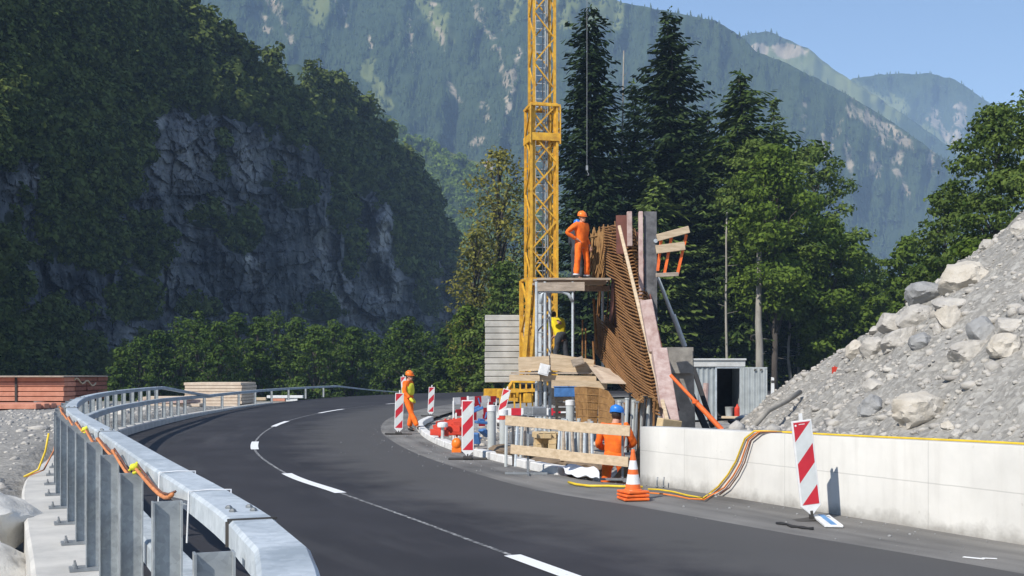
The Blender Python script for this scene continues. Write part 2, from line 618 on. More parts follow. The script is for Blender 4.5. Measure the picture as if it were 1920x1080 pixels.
def catmull(pts, n=10):
    P = [np.array(p, float) for p in pts]
    P = [2 * P[0] - P[1]] + P + [2 * P[-1] - P[-2]]
    out = []
    for i in range(1, len(P) - 2):
        p0, p1, p2, p3 = P[i - 1:i + 3]
        for k in range(n):
            t = k / n
            out.append(.5 * (2 * p1 + (p2 - p0) * t + (2 * p0 - 5 * p1 + 4 * p2 - p3) * t * t + (3 * p1 - p0 - 3 * p2 + p3) * t ** 3))
    out.append(P[-2])
    return np.array(out)


def resample(pl, step=None, n=None):
    pl = np.asarray(pl, float)
    d = np.r_[0, np.cumsum(np.linalg.norm(np.diff(pl, axis=0), axis=1))]
    s = np.linspace(0, d[-1], n) if n else np.arange(0, d[-1], step)
    return np.stack([np.interp(s, d, pl[:, i]) for i in range(pl.shape[1])], 1), s


def normals2(pl):
    t = np.gradient(pl[:, :2], axis=0)
    t /= np.linalg.norm(t, axis=1)[:, None]
    return np.stack([t[:, 1], -t[:, 0]], 1)  # to the right of travel


def sdist(X, Y, pl):
    """signed distance to a polyline, positive on its left"""
    best = np.full(X.shape, 1e9)
    sg = np.zeros(X.shape)
    for i in range(len(pl) - 1):
        a, b = pl[i, :2], pl[i + 1, :2]
        ab = b - a
        t = np.clip(((X - a[0]) * ab[0] + (Y - a[1]) * ab[1]) / (ab @ ab), 0, 1)
        dx, dy = X - a[0] - t * ab[0], Y - a[1] - t * ab[1]
        d = np.hypot(dx, dy)
        cr = ab[0] * dy - ab[1] * dx
        m = d < best
        best = np.where(m, d, best)
        sg = np.where(m, np.sign(cr), sg)
    return best * np.where(sg == 0, 1, sg)
# ---------------------------------------------------------------- plan of the place (metres, camera at 0,0)
POSTL = catmull([(.75, -5), (.25, -2), (-.33, .9), (-.635, 2.35), (-.772, 2.92), (-.795, 3.0), (-.832, 3.08), (-1.03, 3.6), (-1.45, 4.54), (-2.06, 5.85), (-3.39, 8.76), (-4.15, 10.4), (-5.78, 14.0),
                 (-7.32, 18), (-8.8, 22.5), (-10.15, 28), (-11.3, 35), (-12.25, 43), (-12.95, 52), (-13.15, 60), (-12.8, 68), (-12.0, 75)], 12)
OUT_TAIL = [(-10.4, 82), (-7.6, 88.5), (-3.5, 94), (4, 99), (16, 101), (40, 98), (70, 90)]
CENTER = catmull([(5.0, -.8), (2.45, 4.8), (-.1, 10.33), (-1.17, 12.7), (-2.42, 15.4), (-3.76, 18.3), (-5.54, 23.7), (-6.75, 29.5), (-7.6, 36), (-7.95, 43),
                  (-7.75, 50), (-6.9, 57.0), (-5.2, 63.5), (-2.2, 71), (2, 78), (8, 84), (16, 88), (26, 89), (45, 86), (70, 79)], 12)
INNER = catmull([(12.5, -6.2), (7.6, 3.2), (4.3, 9.2), (2.9, 11.5), (1.6, 13.8), (.3, 15.9), (-1.05, 19.7), (-2.0, 22.9), (-2.9, 26.8), (-3.75, 31.5), (-4.4, 38),
                 (-4.5, 44), (-4.0, 52), (-2.6, 61), (0, 68.5), (4, 75), (9.6, 80.2), (17, 83), (26, 84), (44, 81), (70, 73)], 12)
WALL_A, WALL_B = Vector((1.96, 16.8, 0)), Vector((5.0, 10.74, 0))
WD = (WALL_B - WALL_A).normalized()
WN = Vector((-WD.y, WD.x, 0))          # to the back of the wall
WN = WN if WN.x > 0 else -WN
WALL_LEN = 17.5
KERB = catmull([(1.25, 17.05), (.75, 18.1), (.37, 18.9), (-.41, 21.2), (-1.27, 23.7), (-2.0, 26.9), (-2.5, 30), (-2.95, 34), (-3.0, 38), (-2.75, 44), (-2.1, 52),
                (-.7, 60), (1.6, 67), (5.4, 73), (10.6, 77.5), (18, 80), (27, 80.6), (44, 77.5), (70, 70)], 12)
WALL_END = WALL_A + WD * WALL_LEN
KERB_ALL = np.vstack([[(WALL_END.x, WALL_END.y)], [(WALL_B.x, WALL_B.y)], [(WALL_A.x, WALL_A.y)], KERB])
pn = normals2(POSTL)
OUTER = np.vstack([POSTL + pn * .10, catmull(OUT_TAIL, 8) + np.array([.3, -.3])])
OUT_ALL = np.vstack([POSTL, catmull(OUT_TAIL, 8)])
NRM2 = normals2(POSTL)


def strip(name, L, R, m, n=260, z=0.0, kind='structure', parent=None, nu=6):
    a, _ = resample(L, n=n)
    b, sl = resample(R, n=n)
    V, UV = [], []
    for i in range(n):
        for k in range(nu + 1):
            t = k / nu
            p = a[i] * (1 - t) + b[i] * t
            V.append((p[0], p[1], z))
            UV.append((sl[i], t))
    Fq = [(i * (nu + 1) + k, i * (nu + 1) + k + 1, (i + 1) * (nu + 1) + k + 1, (i + 1) * (nu + 1) + k) for i in range(n - 1) for k in range(nu)]
    o = mesh_np(name, np.array(V), np.array(Fq), m, parent)
    ul = o.data.uv_layers.new(name='UVMap')
    idx = np.zeros(len(o.data.loops), dtype=np.int32)
    o.data.loops.foreach_get('vertex_index', idx)
    ul.data.foreach_set('uv', np.array(UV, dtype=np.float32)[idx].ravel())
    if kind and parent is None:
        o['kind'] = kind
    return o


def match(A, B, n):
    """resample B so that its points face those of A (monotone nearest)"""
    a, _ = resample(A, n=n)
    b, _ = resample(B, n=3000)
    j, out = 0, []
    for i in range(n):
        hi = min(len(b), j + 120)
        k = j + int(np.argmin(np.linalg.norm(b[j:hi, :2] - a[i, :2], axis=1)))
        j = k
        out.append(b[k])
    return a, np.array(out)


def strip_pts(name, a, b, m, z=0.0, nu=6, parent=None, kind='structure'):
    n = len(a)
    sl = np.r_[0, np.cumsum(np.linalg.norm(np.diff(b, axis=0), axis=1))]
    V, UV = [], []
    for i in range(n):
        for k in range(nu + 1):
            t = k / nu
            p = a[i] * (1 - t) + b[i] * t
            V.append((p[0], p[1], z))
            UV.append((sl[i], t))
    Fq = [(i * (nu + 1) + k, i * (nu + 1) + k + 1, (i + 1) * (nu + 1) + k + 1, (i + 1) * (nu + 1) + k) for i in range(n - 1) for k in range(nu)]
    o = mesh_np(name, np.array(V), np.array(Fq), m, parent)
    ul = o.data.uv_layers.new(name='UVMap')
    idx = np.zeros(len(o.data.loops), dtype=np.int32)
    o.data.loops.foreach_get('vertex_index', idx)
    ul.data.foreach_set('uv', np.array(UV, dtype=np.float32)[idx].ravel())
    if parent is None:
        o['kind'] = kind
    return o


def road():
    a, b = match(INNER, OUTER, 220)
    r = strip_pts('road', b, a, 'asphalt', 0.0, 8)
    a2, k2 = match(INNER, KERB_ALL, 220)
    strip_pts('road_shoulder', a2, k2, 'shoulder', 0.0, 5)
    # chalk premarking line and painted dashes
    c, s = resample(CENTER, step=.25)
    nr = normals2(c)

    def ribbon(name, s0, s1, w, z, m):
        i0, i1 = np.searchsorted(s, s0), np.searchsorted(s, s1)
        V, Fq = [], []
        for q, i in enumerate(range(i0, i1 + 1)):
            p, nn = c[i], nr[i]
            V += [(*(p - nn * w / 2), z), (*(p + nn * w / 2), z)]
            if q:
                Fq.append((2 * q - 2, 2 * q - 1, 2 * q + 1, 2 * q))
        return mesh_np(name, np.array(V), np.array(Fq), m, r)

    def s_at(y):
        return s[np.argmin(np.abs(c[:, 1] - y) + (c[:, 0] > 3) * 50)]
    for y0, y1 in ((6.8, 10.2), (15.35, 18.35), (24.0, 26.6), (34.0, 37.7), (45.2, 50.4), (58.2, 61.5)):
        ribbon('lane_dash', s_at(y0), s_at(y1), .17, .008, 'line')
    ribbon('premarking_line', s_at(8.5), s_at(56.0), .05, .004, 'chalk')
    for s0 in (100, 109, 118):
        ribbon('lane_dash', s0, s0 + 3, .15, .008, 'line')
    return r


def ground_z(x, y):
    x, y = np.asarray(x, float), np.asarray(y, float)
    d = sdist(x, y, OUT_ALL)
    dk = -sdist(x, y, KERB_ALL)           # positive inside the bend
    n = fbm(x * .25, y * .25, 4, 3)
    n2 = fbm(x * .9, y * .9, 3, 5)
    z = np.full(x.shape, -.12)
    yard = .22 + .22 * n + .12 * n2
    yard = np.where(y > 48, lerp(yard, -.25 + .2 * n, np.clip((y - 48) / 9, 0, 1)), yard)
    yard = np.where(y < 12.2, yard - np.clip((12.2 - y) * .42, 0, 2.2), yard)
    yard = yard - np.clip((d - 22) * .45, 0, 11.5)
    yard = yard - np.clip((y - 74) * .30, 0, 12) * (x < 14) * np.clip((14 - x) / 12, 0, 1)
    forest = -.1 + np.clip((y - 101) * .05, 0, 3) + .3 * n
    out = np.where(x > 8, lerp(yard, forest, np.clip((x - 8) / 8, 0, 1)), yard)
    z = np.where(d > .36, out, z)
    site = -.10 + .10 * n + .08 * n2
    pit = np.exp(-(((x - 1.75) / .75) ** 2 + ((y - 18.6) / 1.5) ** 2) ** 2)
    site = site - .75 * pit
    z = np.where(dk > .12, site, z)
    far = np.clip((np.hypot(x, y) - 230) / 60, 0, 1)
    return lerp(z, -14.0, far)


def axis(lo, hi, fine_lo, fine_hi, step, grow=1.09):
    a = list(np.arange(fine_lo, fine_hi, step))
    s = step
    while a[-1] < hi:
        s *= grow
        a.append(a[-1] + s)
    s = step
    while a[0] > lo:
        s *= grow
        a.insert(0, a[0] - s)
    return np.array(a)


def grid_mesh(name, X, Y, Z, m, flip=False):
    r, c = X.shape
    V = np.stack([X, Y, Z], -1).reshape(-1, 3)
    i = np.arange((r - 1) * c).reshape(r - 1, c)[:, :-1].ravel()
    Fq = np.stack([i, i + 1, i + c + 1, i + c], 1)
    if flip:
        Fq = Fq[:, ::-1]
    o = mesh_np(name, V, Fq, m)
    smooth_all(o)
    return o


def ground():
    xs = axis(-3300, 3300, -26, 14, .32)
    ys = axis(-3000, 3300, -2, 62, .32)
    X, Y = np.meshgrid(xs, ys)
    Z = ground_z(X, Y)
    M['ground'] = ground_mat()
    o = grid_mesh('ground', X, Y, Z, 'ground')
    o['kind'] = 'structure'


def ground_mat():
    m = gravel_mat('yard_gravel_and_valley_floor', (.13, .125, .115), (.30, .285, .26), (.50, .48, .44), .8)
    nt = m.node_tree
    b = nt.nodes['Principled BSDF']
    old = b.inputs['Base Color'].links[0].from_socket
    v = coords(nt)
    sep = N(nt, 'ShaderNodeSeparateXYZ')
    nt.links.new(v, sep.inputs[0])
    ny = N(nt, 'ShaderNodeMath', operation='MULTIPLY_ADD')
    nt.links.new(noise_tex(nt, v, .15, 4), ny.inputs[0])
    ny.inputs[1].default_value = 14
    nt.links.new(sep.outputs[1], ny.inputs[2])
    fac = N(nt, 'ShaderNodeMapRange')
    nt.links.new(ny.outputs[0], fac.inputs[0])
    fac.inputs[1].default_value = 74
    fac.inputs[2].default_value = 92
    grass = ramp(nt, noise_tex(nt, v, .6, 6), [(.3, (.03, .045, .014)), (.7, (.075, .095, .03))])
    nt.links.new(mix(nt, fac.outputs[0], old, grass), b.inputs['Base Color'])
    return m


# gravel mound behind the wall ------------------------------------------------
def mound_z(x, y):
    x, y = np.asarray(x, float), np.asarray(y, float)
    s = (x - WALL_A.x) * WD.x + (y - WALL_A.y) * WD.y
    a = 7.75 - np.sqrt((.84 * (x - 13.4)) ** 2 + (.50 * (y - 19.5)) ** 2 + .3)
    a = a + .8 * fbm(x * .33, y * .33, 5, 21) + .32 * fbm(x * 1.5, y * 1.5, 5, 22) + .16 * fbm(x * 2.9, y * 2.9, 3, 24) - .25 * np.abs(fbm(x * .25 + y * .5, (y - x * .4) * 1.3, 3, 27))
    fill = np.where(s > 0, .78, lerp(.78, -.35, np.clip(-s / 1.6, 0, 1)))
    fill = fill + .16 * fbm(x * .8, y * .8, 5, 31) - .02
    n = (x - WALL_A.x) * WN.x + (y - WALL_A.y) * WN.y
    fill = np.where(n < .5, np.minimum(fill, .72), fill)
    return np.maximum(a, fill)


def mound():
    s = np.arange(-24, 17, .16)
    n = np.r_[np.arange(.22, 14, .16), np.arange(14, 26, .5)]
    S, Nn = np.meshgrid(s, n)
    X = WALL_A.x + WD.x * S + WN.x * Nn
    Y = WALL_A.y + WD.y * S + WN.y * Nn
    Z = mound_z(X, Y)
    Z = np.where((S < -2.2) & (Z < .0), -.6, Z)
    o = grid_mesh('gravel_mound', X, Y, Z, 'mound', True)
    o['kind'] = 'structure'
    return o


def hit(px, py, fz, y0=9.5, y1=60, st=.03):
    ys = np.arange(y0, y1, st)
    X = (px - CX) * ys / F
    Zr = EYE - (py - HY) * ys / F
    Zg = fz(X, ys)
    k = np.argmax(Zr < Zg)
    return Vector((X[k], ys[k], Zr[k])) if (Zr < Zg).any() else None


def rock_mesh(name, size, seed, m, loc, rot=0.0, sub=4, amp=.30, cuts=13):
    bm = bmesh.new()
    bmesh.ops.create_icosphere(bm, subdivisions=sub, radius=1)
    rr = random.Random(seed)
    planes = []
    for _ in range(cuts):
        d = Vector((rr.gauss(0, 1), rr.gauss(0, 1), rr.gauss(0, 1))).normalized()
        planes.append((d, rr.uniform(.60, .88)))
    off = Vector((seed * 3.1, seed * 1.7, seed * .9))
    for v in bm.verts:
        p = v.co.normalized()
        r = 1 + amp * noise.fractal(p * 1.1 + off, .9, 2.1, 3)
        q = p * r
        for d, h in planes:
            t = q.dot(d) - h
            if t > 0:
                q = q - d * t * .9
        q += p * (.06 * noise.fractal(p * 4 + off, .9, 2.2, 4) + .02 * noise.fractal(p * 13 + off, .9, 2.2, 2))
        v.co = Vector((q.x * size[0], q.y * size[1], q.z * size[2]))
    bmesh.ops.rotate(bm, verts=bm.verts, cent=(0, 0, 0), matrix=Matrix.Rotation(rot, 3, 'Y') @ Matrix.Rotation(seed * .7, 3, 'Z'))
    me = bpy.data.meshes.new(name)
    bm.to_mesh(me)
    bm.free()
    me.materials.append(M[m])
    me.polygons.foreach_set('use_smooth', [True] * len(me.polygons))
    me.set_sharp_from_angle(angle=math.radians(32))
    o = bpy.data.objects.new(name, me)
    COL.objects.link(o)
    o.location = loc
    return o


def boulders():
    # px, py (centre), width px, height px, material, label
    B = [(1808, 516, 92, 56, 'rock_tan', 'big pale rounded boulder perched at the top of the boulder row on the gravel heap'),
         (1742, 545, 80, 46, 'rock_grey', 'dark grey boulder just below the big pale top boulder'),
         (1788, 570, 78, 30, 'rock', 'flat whitish slab boulder between the dark grey one and the brown block'),
         (1782, 592, 56, 44, 'rock_tan', 'brownish blocky boulder under the whitish slab'),
         (1722, 592, 76, 44, 'rock', 'long pale boulder in the middle of the boulder row'),
         (1676, 602, 54, 40, 'rock', 'rounded grey boulder left of the long pale one'),
         (1690, 630, 74, 42, 'rock', 'sloping boulder with a dark hollow under its right end'),
         (1726, 640, 46, 30, 'rock_grey', 'small bluish grey boulder lying below the row'),
         (1760, 616, 22, 22, 'rock', 'small round stone wedged beneath the brown block'),
         (1640, 650, 52, 36, 'rock', 'low boulder near the left end of the row'),
         (1607, 656, 40, 34, 'rock_tan', 'leftmost boulder of the row on the heap edge'),
         (1642, 618, 24, 16, 'rock', 'small pale stone on top of the heap edge beside the grey boulder'),
         (1842, 618, 54, 46, 'rock_grey', 'smooth grey boulder on the upper right of the heap'),
         (1892, 612, 62, 34, 'rock', 'pale boulder at the right edge resting on the tan one'),
         (1888, 648, 66, 44, 'rock_tan', 'tan boulder with dark holes at the right edge'),
         (1824, 655, 78, 40, 'rock', 'half buried sloping slab in the middle of the heap'),
         (1730, 765, 112, 62, 'rock_tan', 'large tan boulder with white top low on the heap above the wall'),
         (1636, 758, 46, 46, 'rock_grey', 'grey boulder with a dark gap on its left low on the heap'),
         (1640, 722, 40, 30, 'rock', 'pale angular stone above the grey low boulder'),
         (1916, 424, 30, 34, 'rock', 'white boulder on the heap crest at the right edge'),
         (1853, 458, 30, 20, 'rock', 'pale stone on the heap crest below the topmost white one'),
         (1795, 815, 34, 18, 'rock', 'small white stone just above the wall cable right of the large tan boulder'),
         (1780, 797, 30, 18, 'rock_tan', 'small tan stone beside the white one near the wall top')]
    for i, (px, py, w, h, m, lab) in enumerate(B):
        p = hit(px, py + h * .28, mound_z)
        if p is None:
            p = W(px, py + h * .3, 20.5)
        s = p.y / F
        sz = (w * s * .62, w * s * .5, h * s * .68)
        o = rock_mesh('boulder', sz, i + 3, m, p + Vector((0, sz[1] * .25, h * s * .14)), rot=random.uniform(-.25, .25))
        tag(o, lab, 'boulder', 'boulders on the gravel heap')
    for i, (x, y, z, sz, lab) in enumerate([(-5.25, 10.9, .2, (.62, .55, .36), 'white block of riprap beside the parapet, upper of the two'),
                                            (-4.78, 9.75, -.06, (.6, .5, .30), 'flat white block of riprap under the upper one beside the parapet'),
                                            (-4.35, 9.0, -.55, (.55, .5, .3), 'lowest white block of riprap at the foot of the parapet')]):
        o = rock_mesh('boulder', sz, i + 50, 'riprap', (x, y, z), rot=.1)
        tag(o, lab, 'boulder', 'riprap blocks beside the parapet')


def stones():
    """loose stones on heap and yard: nobody could count them"""
    ico = bmesh.new()
    bmesh.ops.create_icosphere(ico, subdivisions=1, radius=1)
    tv = np.array([v.co[:] for v in ico.verts])
    tf = np.array([[v.index for v in f.verts] for f in ico.faces])
    ico.free()

    def scatter(name, pts, sizes, m, label):
        Vs, Fs, b = [], [], 0
        for p, r in zip(pts, sizes):
            sc = RNG.uniform(.6, 1.3, 3) * r * np.array([1, 1, .7])
            a = RNG.uniform(0, 6.28)
            ca, sa = math.cos(a), math.sin(a)
            j = tv * (1 + RNG.normal(0, .16, (len(tv), 1))) * sc
            q = np.stack([j[:, 0] * ca - j[:, 1] * sa, j[:, 0] * sa + j[:, 1] * ca, j[:, 2]], 1) + p
            Vs.append(q)
            Fs.append(tf + b)
            b += len(tv)
        o = mesh_np(name, np.vstack(Vs), np.vstack(Fs), m)
        tag(o, label, 'stones', None, 'stuff')
    n = 11000
    s = RNG.uniform(-10, 12, n)
    d = RNG.uniform(.5, 13, n)
    x = WALL_A.x + WD.x * s + WN.x * d
    y = WALL_A.y + WD.y * s + WN.y * d
    z = mound_z(x, y)
    r = .018 + .045 * RNG.random(n) ** 2.5 + .12 * RNG.random(n) ** 18
    k = (s > -1) | (z > .12)
    scatter('loose_stones', np.stack([x, y, z], 1)[k], r[k], 'rock', 'loose grey stones strewn over the gravel heap')
    n = 5200
    y = RNG.uniform(9, 56, n) ** 1.0
    u = RNG.uniform(.5, 13, n)
    pl, _ = resample(POSTL, step=.2)
    xx = np.interp(y, pl[:, 1], pl[:, 0])
    x = xx - u * (1 + y * .03)
    z = ground_z(x, y)
    d = sdist(x, y, OUT_ALL)
    r = .03 + .05 * RNG.random(n) ** 2 + .2 * RNG.random(n) ** 18
    k = d > .55
    scatter('yard_stones', np.stack([x, y, z], 1)[k], r[k], 'rock', 'grey rubble stones covering the yard beyond the parapet')
    n = 420
    kk, _ = resample(KERB_ALL[1:], step=.1)
    kk = kk[kk[:, 1] < 42]
    nn = normals2(kk)
    i = RNG.integers(0, len(kk), n)
    off = -np.abs(RNG.normal(0, .7, n)) - .05
    x, y = kk[i, 0] + nn[i, 0] * off, kk[i, 1] + nn[i, 1] * off
    scatter('road_grit', np.stack([x, y, np.full(n, .004)], 1), .006 + .015 * RNG.random(n) ** 3, 'rock_grey', 'small pale grit scattered along the dusty road edge')
    n = 900
    y = RNG.uniform(17.3, 44, n)
    kk, _ = resample(KERB, step=.2)
    x = np.interp(y, kk[:200, 1], kk[:200, 0]) + RNG.uniform(.25, 6, n)
    z = ground_z(x, y)
    r = .02 + .05 * RNG.random(n) ** 2 + .12 * RNG.random(n) ** 14
    scatter('site_rubble', np.stack([x, y, z], 1), r, 'rock_tan', 'brown rubble strewn on the building site floor')


# ---------------------------------------------------------------- mountains
def pl_interp(pts, x):
    p = np.array(pts, float)
    return np.interp(x, p[:, 0], p[:, 1])


def blob(PX, PY, cx, cy, rx, ry, seed, edge=.45, fx=.02):
    d = np.hypot((PX - cx) / rx, (PY - cy) / ry)
    d = d + .9 * fbm(PX * fx, PY * fx, 4, seed)
    return np.clip((1 - d) / edge, 0, 1)


def facets(PX, PY, sx, sy, seed):
    """broken rock: every nearest-point cell is a tilted face of its own"""
    u, v = PX / sx, PY / sy
    iu, iv = np.floor(u), np.floor(v)
    best = np.full(PX.shape, 9.)
    out = np.zeros(PX.shape)
    for du in (-1, 0, 1):
        for dv in (-1, 0, 1):
            a, b = iu + du, iv + dv
            cx, cy = a + _h(a, b, seed), b + _h(a, b, seed + 1)
            d = np.hypot(u - cx, v - cy)
            val = (_h(a, b, seed + 2) - .5) + (u - cx) * (_h(a, b, seed + 3) - .5) * 2.2 + (v - cy) * (_h(a, b, seed + 4) - .35) * 1.6
            m = d < best
            best = np.where(m, d, best)
            out = np.where(m, val, out)
    return out


def band(PX, PY, pts, w, seed, wob=14):
    """soft mask along a polyline on the slope"""
    q = np.array(pts, float)
    X = PX + wob * fbm(PX * .03, PY * .03, 3, seed) * 2
    Y = PY + wob * fbm(PX * .03, PY * .03, 3, seed + 5) * 2
    d = np.abs(sdist(X, Y, q))
    w = w * (1 + 1.2 * fbm(PX * .02, PY * .02, 3, seed + 9))
    return np.clip(1.5 - d / np.maximum(w, 1), 0, 1)


def scale01(nt, s, a, b):
    r = N(nt, 'ShaderNodeMapRange')
    nt.links.new(s, r.inputs[0])
    r.inputs[1].default_value = a
    r.inputs[2].default_value = b
    return r.outputs[0]


def slope_mat(name, forest, rock, grass):
    m, nt, b = nodes_of(name)
    v = coords(nt)
    grain = noise_tex(nt, v, .03, 10, .72)

    def ragged(at):
        a = N(nt, 'ShaderNodeMath', operation='MULTIPLY_ADD')
        nt.links.new(grain, a.inputs[0])
        a.inputs[1].default_value = 1.5
        nt.links.new(N(nt, 'ShaderNodeAttribute', attribute_name=at).outputs['Fac'], a.inputs[2])
        return ramp(nt, a.outputs[0], [(.98, (0, 0, 0)), (1.12, (1, 1, 1))]) if False else scale01(nt, a.outputs[0], .98, 1.16)
    ar, ag = ragged('rock'), ragged('grass')
    f = ramp(nt, noise_tex(nt, v, .02, 10, .7), [(.3, forest[0]), (.7, forest[1])])
    g = ramp(nt, noise_tex(nt, v, .012, 8, .6), [(.3, grass[0]), (.7, grass[1])])
    r = ramp(nt, noise_tex(nt, coords(nt, 'Object', (1, 1, .35)), .03, 10, .65), [(.3, rock[0]), (.7, rock[1])])
    c = mix(nt, ar, mix(nt, ag, f, g), r) if name != 'cliff_slope' else mix(nt, ar, f, r)
    nt.links.new(c, b.inputs['Base Color'])
    b.inputs['Roughness'].default_value = 1
    b.inputs['Specular IOR Level'].default_value = 0
    return m


def add_attr(o, name, arr):
    a = o.data.attributes.new(name, 'FLOAT', 'POINT')
    a.data.foreach_set('value', arr.astype(np.float32).ravel())


def screen_slope(name, ridge, base_py, depth, px0, px1, npx, npy, m, amp, seed, masks, rough=None, jag=3.0, gully=.045, fine=None):
    """a real hillside: rows run from its foot up to its ridge and then down its far side"""
    px = np.linspace(px0, px1, npx) if fine is None else np.r_[np.linspace(px0, fine[0], npx // 8)[:-1], np.linspace(fine[0], px1, npx)]
    npx = len(px)
    top = pl_interp(ridge, px) + jag * 2 * fbm(px * .06, px * 0, 4, seed + 3)
    t = np.linspace(0, 1, npy)
    PX = np.tile(px, (npy, 1))
    PY = base_py + (top - base_py)[None, :] * t[:, None]
    Yd = depth(PX, PY)
    Yd = Yd * (1 + amp * fbm(PX * .006, PY * .004, 6, seed) * 2 + .35 * amp * fbm(PX * .03, PY * .02, 5, seed + 1) * 2)
    Yd = Yd * (1 + gully * (np.abs(fbm(PX * .016 + PY * .0015, PY * .0022, 4, seed + 7)) * 2 - .3) + .4 * gully * fbm(PX * .05, PY * .012, 3, seed + 8))
    if rough is not None:
        Yd = rough(PX, PY, Yd)
    X = (PX - CX) * Yd / F
    Z = EYE - (PY - HY) * Yd / F
    # far side
    Xb, Yb, Zb = [X], [Yd], [Z]
    ex, ey, ez = X[-1], Yd[-1], Z[-1]
    for k in (.25, .6, 1.0):
        Yb.append((ey + (ez + 60) * .45 * k)[None])
        Xb.append((ex + 0 * k)[None])
        Zb.append((ez + (-60 - ez) * k)[None])
    X, Yd, Z = np.vstack(Xb), np.vstack(Yb), np.vstack(Zb)
    o = grid_mesh(name, X, Yd, Z, m, False)
    pad = lambda a: np.vstack([a] + [a[-1:]] * 3)
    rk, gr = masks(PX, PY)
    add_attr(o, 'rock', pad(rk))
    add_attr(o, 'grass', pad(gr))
    o['kind'] = 'structure'
    return lambda qx, qy: Yd_at(qx, qy, px, top, base_py, Yd[:npy], npy)


def Yd_at(qx, qy, px, top, base_py, Yg, npy):
    tt = np.interp(qx, px, top)
    t = np.clip((qy - base_py) / (tt - base_py), 0, 1) * (npy - 1)
    u = np.interp(qx, px, np.arange(len(px)))
    i0 = np.clip(t.astype(int), 0, npy - 2)
    j0 = np.clip(u.astype(int), 0, len(px) - 2)
    a, b = t - i0, u - j0
    return (Yg[i0, j0] * (1 - a) * (1 - b) + Yg[i0 + 1, j0] * a * (1 - b) + Yg[i0, j0 + 1] * (1 - a) * b + Yg[i0 + 1, j0 + 1] * a * b)


def cone_tree(rr):
    """small spruce: four ragged tiers; returns tris"""
    V, Fc = [], []
    for tier, (z0, z1, r) in enumerate(((.05, .5, .24), (.3, .75, .18), (.55, 1.0, .11))):
        n = 6
        b = len(V)
        for k in range(n):
            a = 2 * PI * (k + rr.random() * .6) / n
            q = r * rr.uniform(.65, 1.2)
            V.append((q * math.cos(a), q * math.sin(a), z0 + rr.uniform(-.06, .06)))
        V.append((0, 0, z1))
        Fc += [(b + k, b + (k + 1) % n, b + n) for k in range(n)]
    return np.array(V), np.array(Fc)


def round_tree(rr, nq=90, sq=.16):
    """small broadleaf crown: leaf clumps through an egg-shaped volume; returns quads"""
    V, Fc = [], []
    lob = [(Vector((rr.uniform(-.25, .25), rr.uniform(-.25, .25), rr.uniform(.35, .8))), rr.uniform(.2, .34)) for _ in range(7)]
    for i in range(nq):
        c, r = rr.choice(lob)
        d = Vector((rr.gauss(0, 1), rr.gauss(0, 1), rr.gauss(.25, 1))).normalized()
        p = c + d * r * rr.uniform(.6, 1.05)
        nrm = (d + Vector((rr.gauss(0, .5), rr.gauss(0, .5), rr.gauss(.2, .5)))).normalized()
        x = nrm.orthogonal().normalized()
        y = nrm.cross(x)
        a = rr.random() * 6.28
        x, y = x * math.cos(a) + y * math.sin(a), y * math.cos(a) - x * math.sin(a)
        s = sq * rr.uniform(.6, 1.3)
        b = len(V)
        V += [p + x * s, p + y * s * .7, p - x * s, p - y * s * .7]
        Fc.append((b, b + 1, b + 2, b + 3))
    return np.array([tuple(v) for v in V]), np.array(Fc)


def merge_trees(name, tmpl, P, Hh, m, label, wide=1.0):
    Vs, Fs, b = [], [], 0
    ang = RNG.uniform(0, 2 * PI, len(P))
    for i, (p, h) in enumerate(zip(P, Hh)):
        tv, tf = tmpl[i % len(tmpl)]
        ca, sa = math.cos(ang[i]), math.sin(ang[i])
        w = h * wide * RNG.uniform(.85, 1.2)
        q = np.stack([(tv[:, 0] * ca - tv[:, 1] * sa) * w, (tv[:, 0] * sa + tv[:, 1] * ca) * w, tv[:, 2] * h], 1) + p
        Vs.append(q)
        Fs.append(tf + b)
        b += len(tv)
    o = mesh_np(name, np.vstack(Vs), np.vstack(Fs), m)
    add_attr(o, 'tint', np.concatenate([np.full(len(v), t) for v, t in zip(Vs, RNG.random(len(Vs)) * .9 - .1)]))
    return tag(o, label, 'forest', None, 'stuff')


